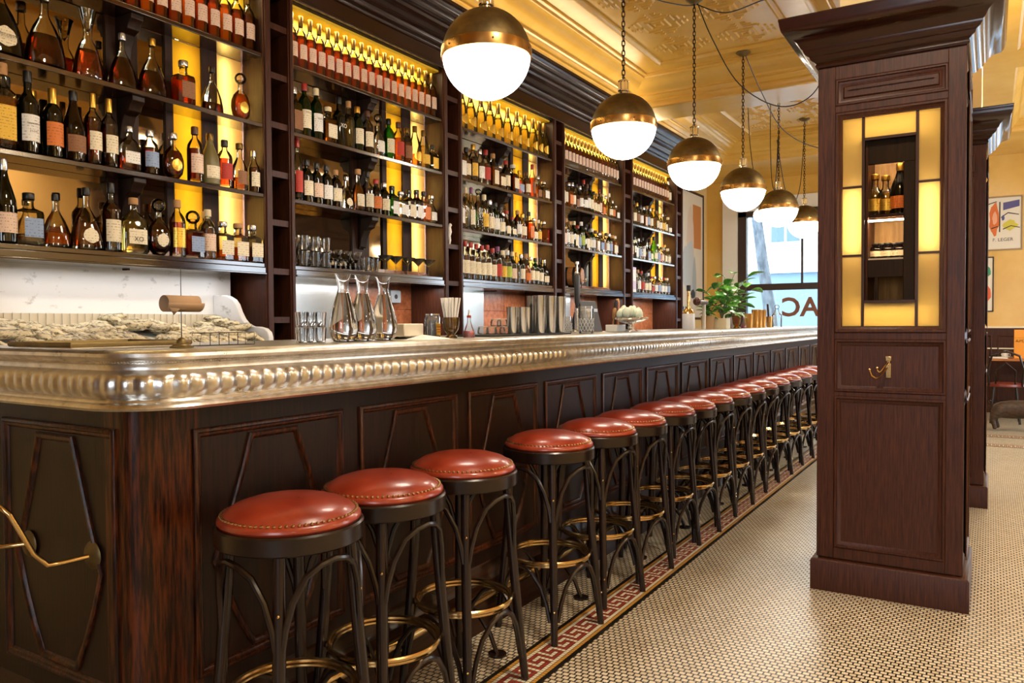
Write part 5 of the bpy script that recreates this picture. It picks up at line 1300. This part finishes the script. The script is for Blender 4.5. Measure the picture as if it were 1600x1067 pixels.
obj('cradle', MB().box(-.07, -.07, 0, -.05, .07, .022).box(.05, -.07, 0, .07, .07, .022), noise_mat('cradle_wood', '7a3a1c', '9a5428', rough=.4), t)
obj('spigot', MB().cyl(.006, .10, .14, 10, (0, 0, bz - .04), axis='x').cyl(.004, bz - .05, bz - .02, 8, (.13, 0, 0)), BRASS, t)
t = thing('gift_box', 'pale lilac presentation box with bottle window on the farthest bay', 'box', (-3.262, 7.68, zl))
obj('carton', MB().box(-.045, -.055, 0, .045, .055, .265), pr('lilac_card', 'cdb8d0', .5), t, bevel=.002)
obj('window_panel', MB().box(.0451, -.04, .12, .047, .04, .235), LABELS['white'], t); obj('foot_band', MB().box(.0451, -.05, .0, .047, .05, .03), LABELS['white'], t)
# ------------------------------------------------------------------ pictures
def picture(name, label, axis, pos, a0, a1, z0, z1, fr, shapes, text, fcol):
    """framed poster; axis 'x' hangs on a wall facing +x, 'y' on a wall facing -y"""
    t = thing(name, label, 'picture', (pos, (a0 + a1) / 2, z0) if axis == 'x' else ((a0 + a1) / 2, pos, z0))
    P3 = (lambda u, v, n: (pos + n, u, v)) if axis == 'x' else (lambda u, v, n: (u, pos - n, v))
    obj('frame', MB().frame([(a0, z0), (a1, z0), (a1, z1), (a0, z1)], [(0, 0), (0, .022), (.004, .025), (fr - .006, .025), (fr, .020), (fr, .010)], P3), fcol, t, w=True)
    obj('sheet', MB().prism([(a0 + .01, z0 + .01), (a1 - .01, z0 + .01), (a1 - .01, z1 - .01), (a0 + .01, z1 - .01)], P3, 0.002, .011), pr('poster_paper', 'ece4d4', .5), t, w=True, smooth=False)
    m = MB(); mats = []
    W, Hh = a1 - a0, z1 - z0
    for i, (col, poly) in enumerate(shapes):
        mats.append(pr('poster_ink_' + col, col, .6)); d = .0115 + .0004 * i
        m.prism([(a0 + W * u, z0 + Hh * v) for u, v in poly], P3, .0112, d, mi=i)
    if text:
        mats.append(pr('poster_text', '6a6258', .6))
        for (s_, u, v, sz) in text: m.text(s_, sz, lambda x, y, z: P3(a0 + W * u + x, z0 + Hh * v + y, .0125), mi=len(mats) - 1)
    obj('print', m, mats, t, w=True, smooth=False)
    return t
blob = lambda cx, cy, rx, ry, n=14, w=.12, ph=0: [(cx + rx * math.cos(2 * PI * k / n) * (1 + w * math.sin(3 * k + ph)), cy + ry * math.sin(2 * PI * k / n) * (1 + w * math.cos(2 * k + ph))) for k in range(n)]
blk = lambda a, b, c, d: [(a, b), (c, b), (c, d), (a, d)]
picture('framed_poster', 'large framed abstract poster in orange, blue and yellow on the far right wall', 'y', 12.298, -.20, .355, 2.18, 2.90, .018,
        [('e0763a', blob(.42, .58, .10, .30, 16, .14)), ('f0b090', blob(.43, .60, .05, .12)), ('2a2420', blk(.52, .34, .545, .90)), ('5a5a90', [(.60, .74), (.93, .80), (.93, .92), (.60, .88)]),
         ('d8cc50', blob(.74, .46, .15, .09, 12, .2, 1)), ('2a2420', [(.56, .60), (.70, .68), (.92, .64), (.92, .655), (.70, .70), (.56, .62)]), ('2a2420', [(.60, .38), (.76, .44), (.94, .40), (.94, .415), (.76, .455), (.60, .40)]),
         ('2a2420', [(.36, .40), (.50, .44), (.50, .455), (.36, .42)]), ('5a5a90', blob(.60, .60, .03, .05)), ('2a2420', [(.30, .86), (.47, .90), (.47, .915), (.30, .875)])],
        [('F. LEGER', .60, .17, .062)], pr('pale_oak_frame', 'a8906c', .4))
picture('framed_poster', 'narrow dark-framed poster with green and red shapes, half behind the far pillar', 'y', 12.298, -.42, .035, 1.36, 2.10, .014,
        [('3a9a74', blob(.72, .74, .20, .13)), ('e0643c', blob(.76, .34, .17, .17)), ('f0ddc0', blob(.74, .35, .07, .08)), ('e0643c', blob(.66, .90, .18, .05)), ('e8e0d0', blob(.66, .68, .05, .04))],
        None, pr('dark_picture_frame', '241a16', .4))
YA, YB_ = along(1060, -3.89), along(1098.5, -3.89)
picture('framed_poster', 'very tall framed poster of a pale sketched shape on the wall past the shelves', 'x', -3.898, YA, YB_, 1.28, 3.24, .035,
        [('d08a4c', blk(.56, .56, .90, .90)), ('e8d4c4', blob(.46, .62, .14, .26, 14, .1)), ('cdd6dc', blob(.40, .40, .26, .20, 16, .18)), ('b4c0c8', blob(.62, .30, .08, .18)), ('3c4650', blob(.56, .20, .09, .035)),
         ('3c4650', blk(.08, .04, .12, .10)), ('3c4650', blk(.16, .04, .20, .10)), ('3c4650', blk(.08, .065, .20, .078)), ('3c4650', blk(.26, .04, .30, .10)), ('3c4650', blk(.33, .04, .37, .10))],
        None, pr('dark_picture_frame_2', '2c201a', .4))
t = thing('wall_speaker', 'small black loudspeaker above the tall poster', 'speaker', (-3.85, 10.0, 3.0))
obj('cabinet', MB().box(-.045, -.09, -.13, .10, .09, .13), BLACK, t, bevel=.01); obj('cone', MB().cyl(.05, .10, .104, 20, axis='x'), pr('speaker_cone', '4a4a4c', .4), t)
# lantern by the street window
t = thing('wall_lantern', 'small opal globe lantern hanging just inside the street window', 'lantern', (-2.98, 12.0, 3.40))
obj('stem', MB().cyl(.012, -.44, .05, 10).lathe([(0, -.40), (.10, -.405), (.10, -.415), (.05, -.43), (0, -.44)], 20), BLACK, t)
obj('globe', MB().lathe([(0, -.44), (.05, -.455), (.095, -.50), (.105, -.55), (.085, -.61), (.04, -.645), (0, -.65)], 24), emit('lantern_opal', (1, .96, .9), 1.6), t)
# ------------------------------------------------------------------ far right: wainscot, table, chair, pig
mb = MB().box(-.45, 12.27, 0, 0.99, 12.3, 1.14).box(-.45, 12.255, 1.14, 0.99, 12.3, 1.165, 1)
for k in range(3): mb.frame([(-.40 + k * .48, .15), (.02 + k * .48, .15), (.02 + k * .48, 1.05), (-.40 + k * .48, 1.05)], RIDGE, fXZ(12.27))
mb.box(-.45, 12.262, .86, 0.99, 12.27, .875, 1)
struct('baseboard_end', mb, [WOODC, pr('cream_rail', 'efe2c4', .4)], 'dark wooden wainscot with cream top rail on the end wall')
t = thing('dining_table', 'wooden dining table with black pedestal by the far right wall', 'table', (.62, 11.75, 0))
obj('tabletop', MB().box(-.62, -.33, .735, .62, .33, .765), noise_mat('warm_table_wood', '9a5a28', 'c07c40', (3, 30, 30), .35, nscale=2), t, bevel=.006)
obj('pedestal', MB().cyl(.03, .03, .735, 14).box(-.28, -.03, 0, .28, .03, .03).box(-.03, -.28, 0, .03, .28, .03), BLACK, t)
tz = .7655
t = thing('paper_carton', 'orange gable-topped paper carton on the far dining table', 'carton', (.34, 11.62, tz))
obj('carton', MB().box(-.085, -.06, 0, .085, .06, .26).prism([(-.06, .26), (.06, .26), (.035, .36), (-.035, .36)], lambda u, v, n: (n, u, v), -.085, .085), pr('orange_paper', 'e8962c', .6), t, bevel=.003)
obj('lettering', MB().text('APOT', .055, lambda a, b_, c_: (a, -.0608, b_ + .20)), pr('pale_print', 'f4cf94', .6), t)
for (x, y, lb) in ((.07, 11.55, 'white saucer nearest the left table edge'), (.16, 11.66, 'white saucer under the white cup')):
    o = obj('saucer', MB().lathe([(0, 0), (.045, 0), (.08, .012), (.082, .014), (.045, .005), (0, .004)], 24), WHITEP, loc=(x, y, tz)); tag(o, lb + ' on the far dining table', 'saucer', 'white crockery on the far table')
t = thing('coffee_cup', 'white coffee cup on a saucer on the far dining table', 'cup', (.16, 11.66, tz + .006))
obj('cup', MB().lathe([(0, 0), (.022, 0), (.035, .015), (.042, .055), (.039, .055), (.03, .015), (0, .008)], 20), WHITEP, t); obj('handle', MB().tube([(.038, 0, .045), (.058, 0, .045), (.058, 0, .02), (.034, 0, .018)], .004, 6), WHITEP, t)
o = obj('folded_napkin', MB().box(-.09, -.05, 0, .09, .05, .012), pr('napkin_white', 'f2eee6', .8), loc=(.10, 11.48, tz), bevel=.004); tag(o, 'white folded napkin on the left end of the far dining table', 'napkin')
t = thing('bistro_chair', 'black bentwood chair with dark red seat at the far dining table', 'chair', (.16, 11.15, 0))
obj('seat', MB().lathe([(0, .44), (.19, .44), (.20, .45), (.195, .475), (.12, .49), (0, .492)], 28), pr('dark_red_leather', '6a2018', .35), t)
for a in (45, 135, 225, 315):
    ca, sa = math.cos(R(a)), math.sin(R(a)); obj('leg', MB().tube([(.16 * ca, .16 * sa, .44), (.19 * ca, .19 * sa, .2), (.21 * ca, .21 * sa, 0)], .014, 8), BENT, t)
obj('backrest', MB().tube([(-.17, -.10, .45), (-.18, -.17, .65), (-.14, -.20, .82), (0, -.21, .88), (.14, -.20, .82), (.18, -.17, .65), (.17, -.10, .45)], .013, 10), BENT, t)
obj('inner_hoop', MB().tube([(-.10, -.14, .46), (-.10, -.18, .64), (0, -.20, .74), (.10, -.18, .64), (.10, -.14, .46)], .010, 8), BENT, t)
obj('stretcher', MB().tube([(.17 * math.cos(2 * PI * k / 24), .17 * math.sin(2 * PI * k / 24), .25) for k in range(24)], .008, 6, closed=True), BENT, t)
# pig figure: skinned skeleton
def pig():
    V = [((.26, 0, .235), .095), ((.10, 0, .215), .080), ((.42, 0, .225), .098), ((.58, 0, .235), .090), ((.70, 0, .25), .070), ((.80, 0, .235), .055), ((.89, 0, .20), .032), ((.93, 0, .19), .028),
         ((.06, .055, .17), .052), ((.045, .065, .11), .030), ((.07, .065, .05), .020), ((.075, .065, .008), .024), ((.06, -.055, .17), .052), ((.02, -.065, .11), .030), ((.045, -.065, .05), .020), ((.05, -.065, .008), .024),
         ((.56, .06, .16), .045), ((.565, .065, .09), .026), ((.56, .065, .05), .020), ((.565, .065, .008), .024), ((.56, -.06, .16), .045), ((.60, -.065, .09), .026), ((.60, -.065, .05), .020), ((.605, -.065, .008), .024),
         ((.04, 0, .25), .03), ((-.01, 0, .24), .009), ((-.03, .01, .215), .007), ((.72, .05, .31), .022), ((.745, .06, .34), .010), ((.72, -.05, .31), .022), ((.745, -.06, .34), .010)]
    Eg = [(0, 1), (0, 2), (2, 3), (3, 4), (4, 5), (5, 6), (6, 7), (1, 8), (8, 9), (9, 10), (10, 11), (1, 12), (12, 13), (13, 14), (14, 15), (3, 16), (16, 17), (17, 18), (18, 19), (3, 20), (20, 21), (21, 22), (22, 23), (1, 24), (24, 25), (25, 26), (4, 27), (27, 28), (4, 29), (29, 30)]
    me = bpy.data.meshes.new('pig_body'); me.from_pydata([v for v, r in V], Eg, []); o = bpy.data.objects.new('pig_figure', me); C.objects.link(o)
    sk = o.modifiers.new('skin', 'SKIN'); sk.use_smooth_shade = True
    for d, (v, r_) in zip(me.skin_vertices[0].data, V): d.radius = (r_, r_ * (1.12 if r_ > .06 else 1))
    me.skin_vertices[0].data[0].use_root = True
    su = o.modifiers.new('subdivision', 'SUBSURF'); su.levels = 2; su.render_levels = 2
    me.materials.append(noise_mat('dark_brown_hide', '20140c', '4a3018', (8, 8, 20), .6, nscale=3, bump=.8)); return o
o = pig(); o.location = (.0, 10.28, .012); o.scale = (1.08, 1.08, 1.06)
tag(o, 'dark brown pig figure standing on the tiled floor beyond the far pillar', 'pig')
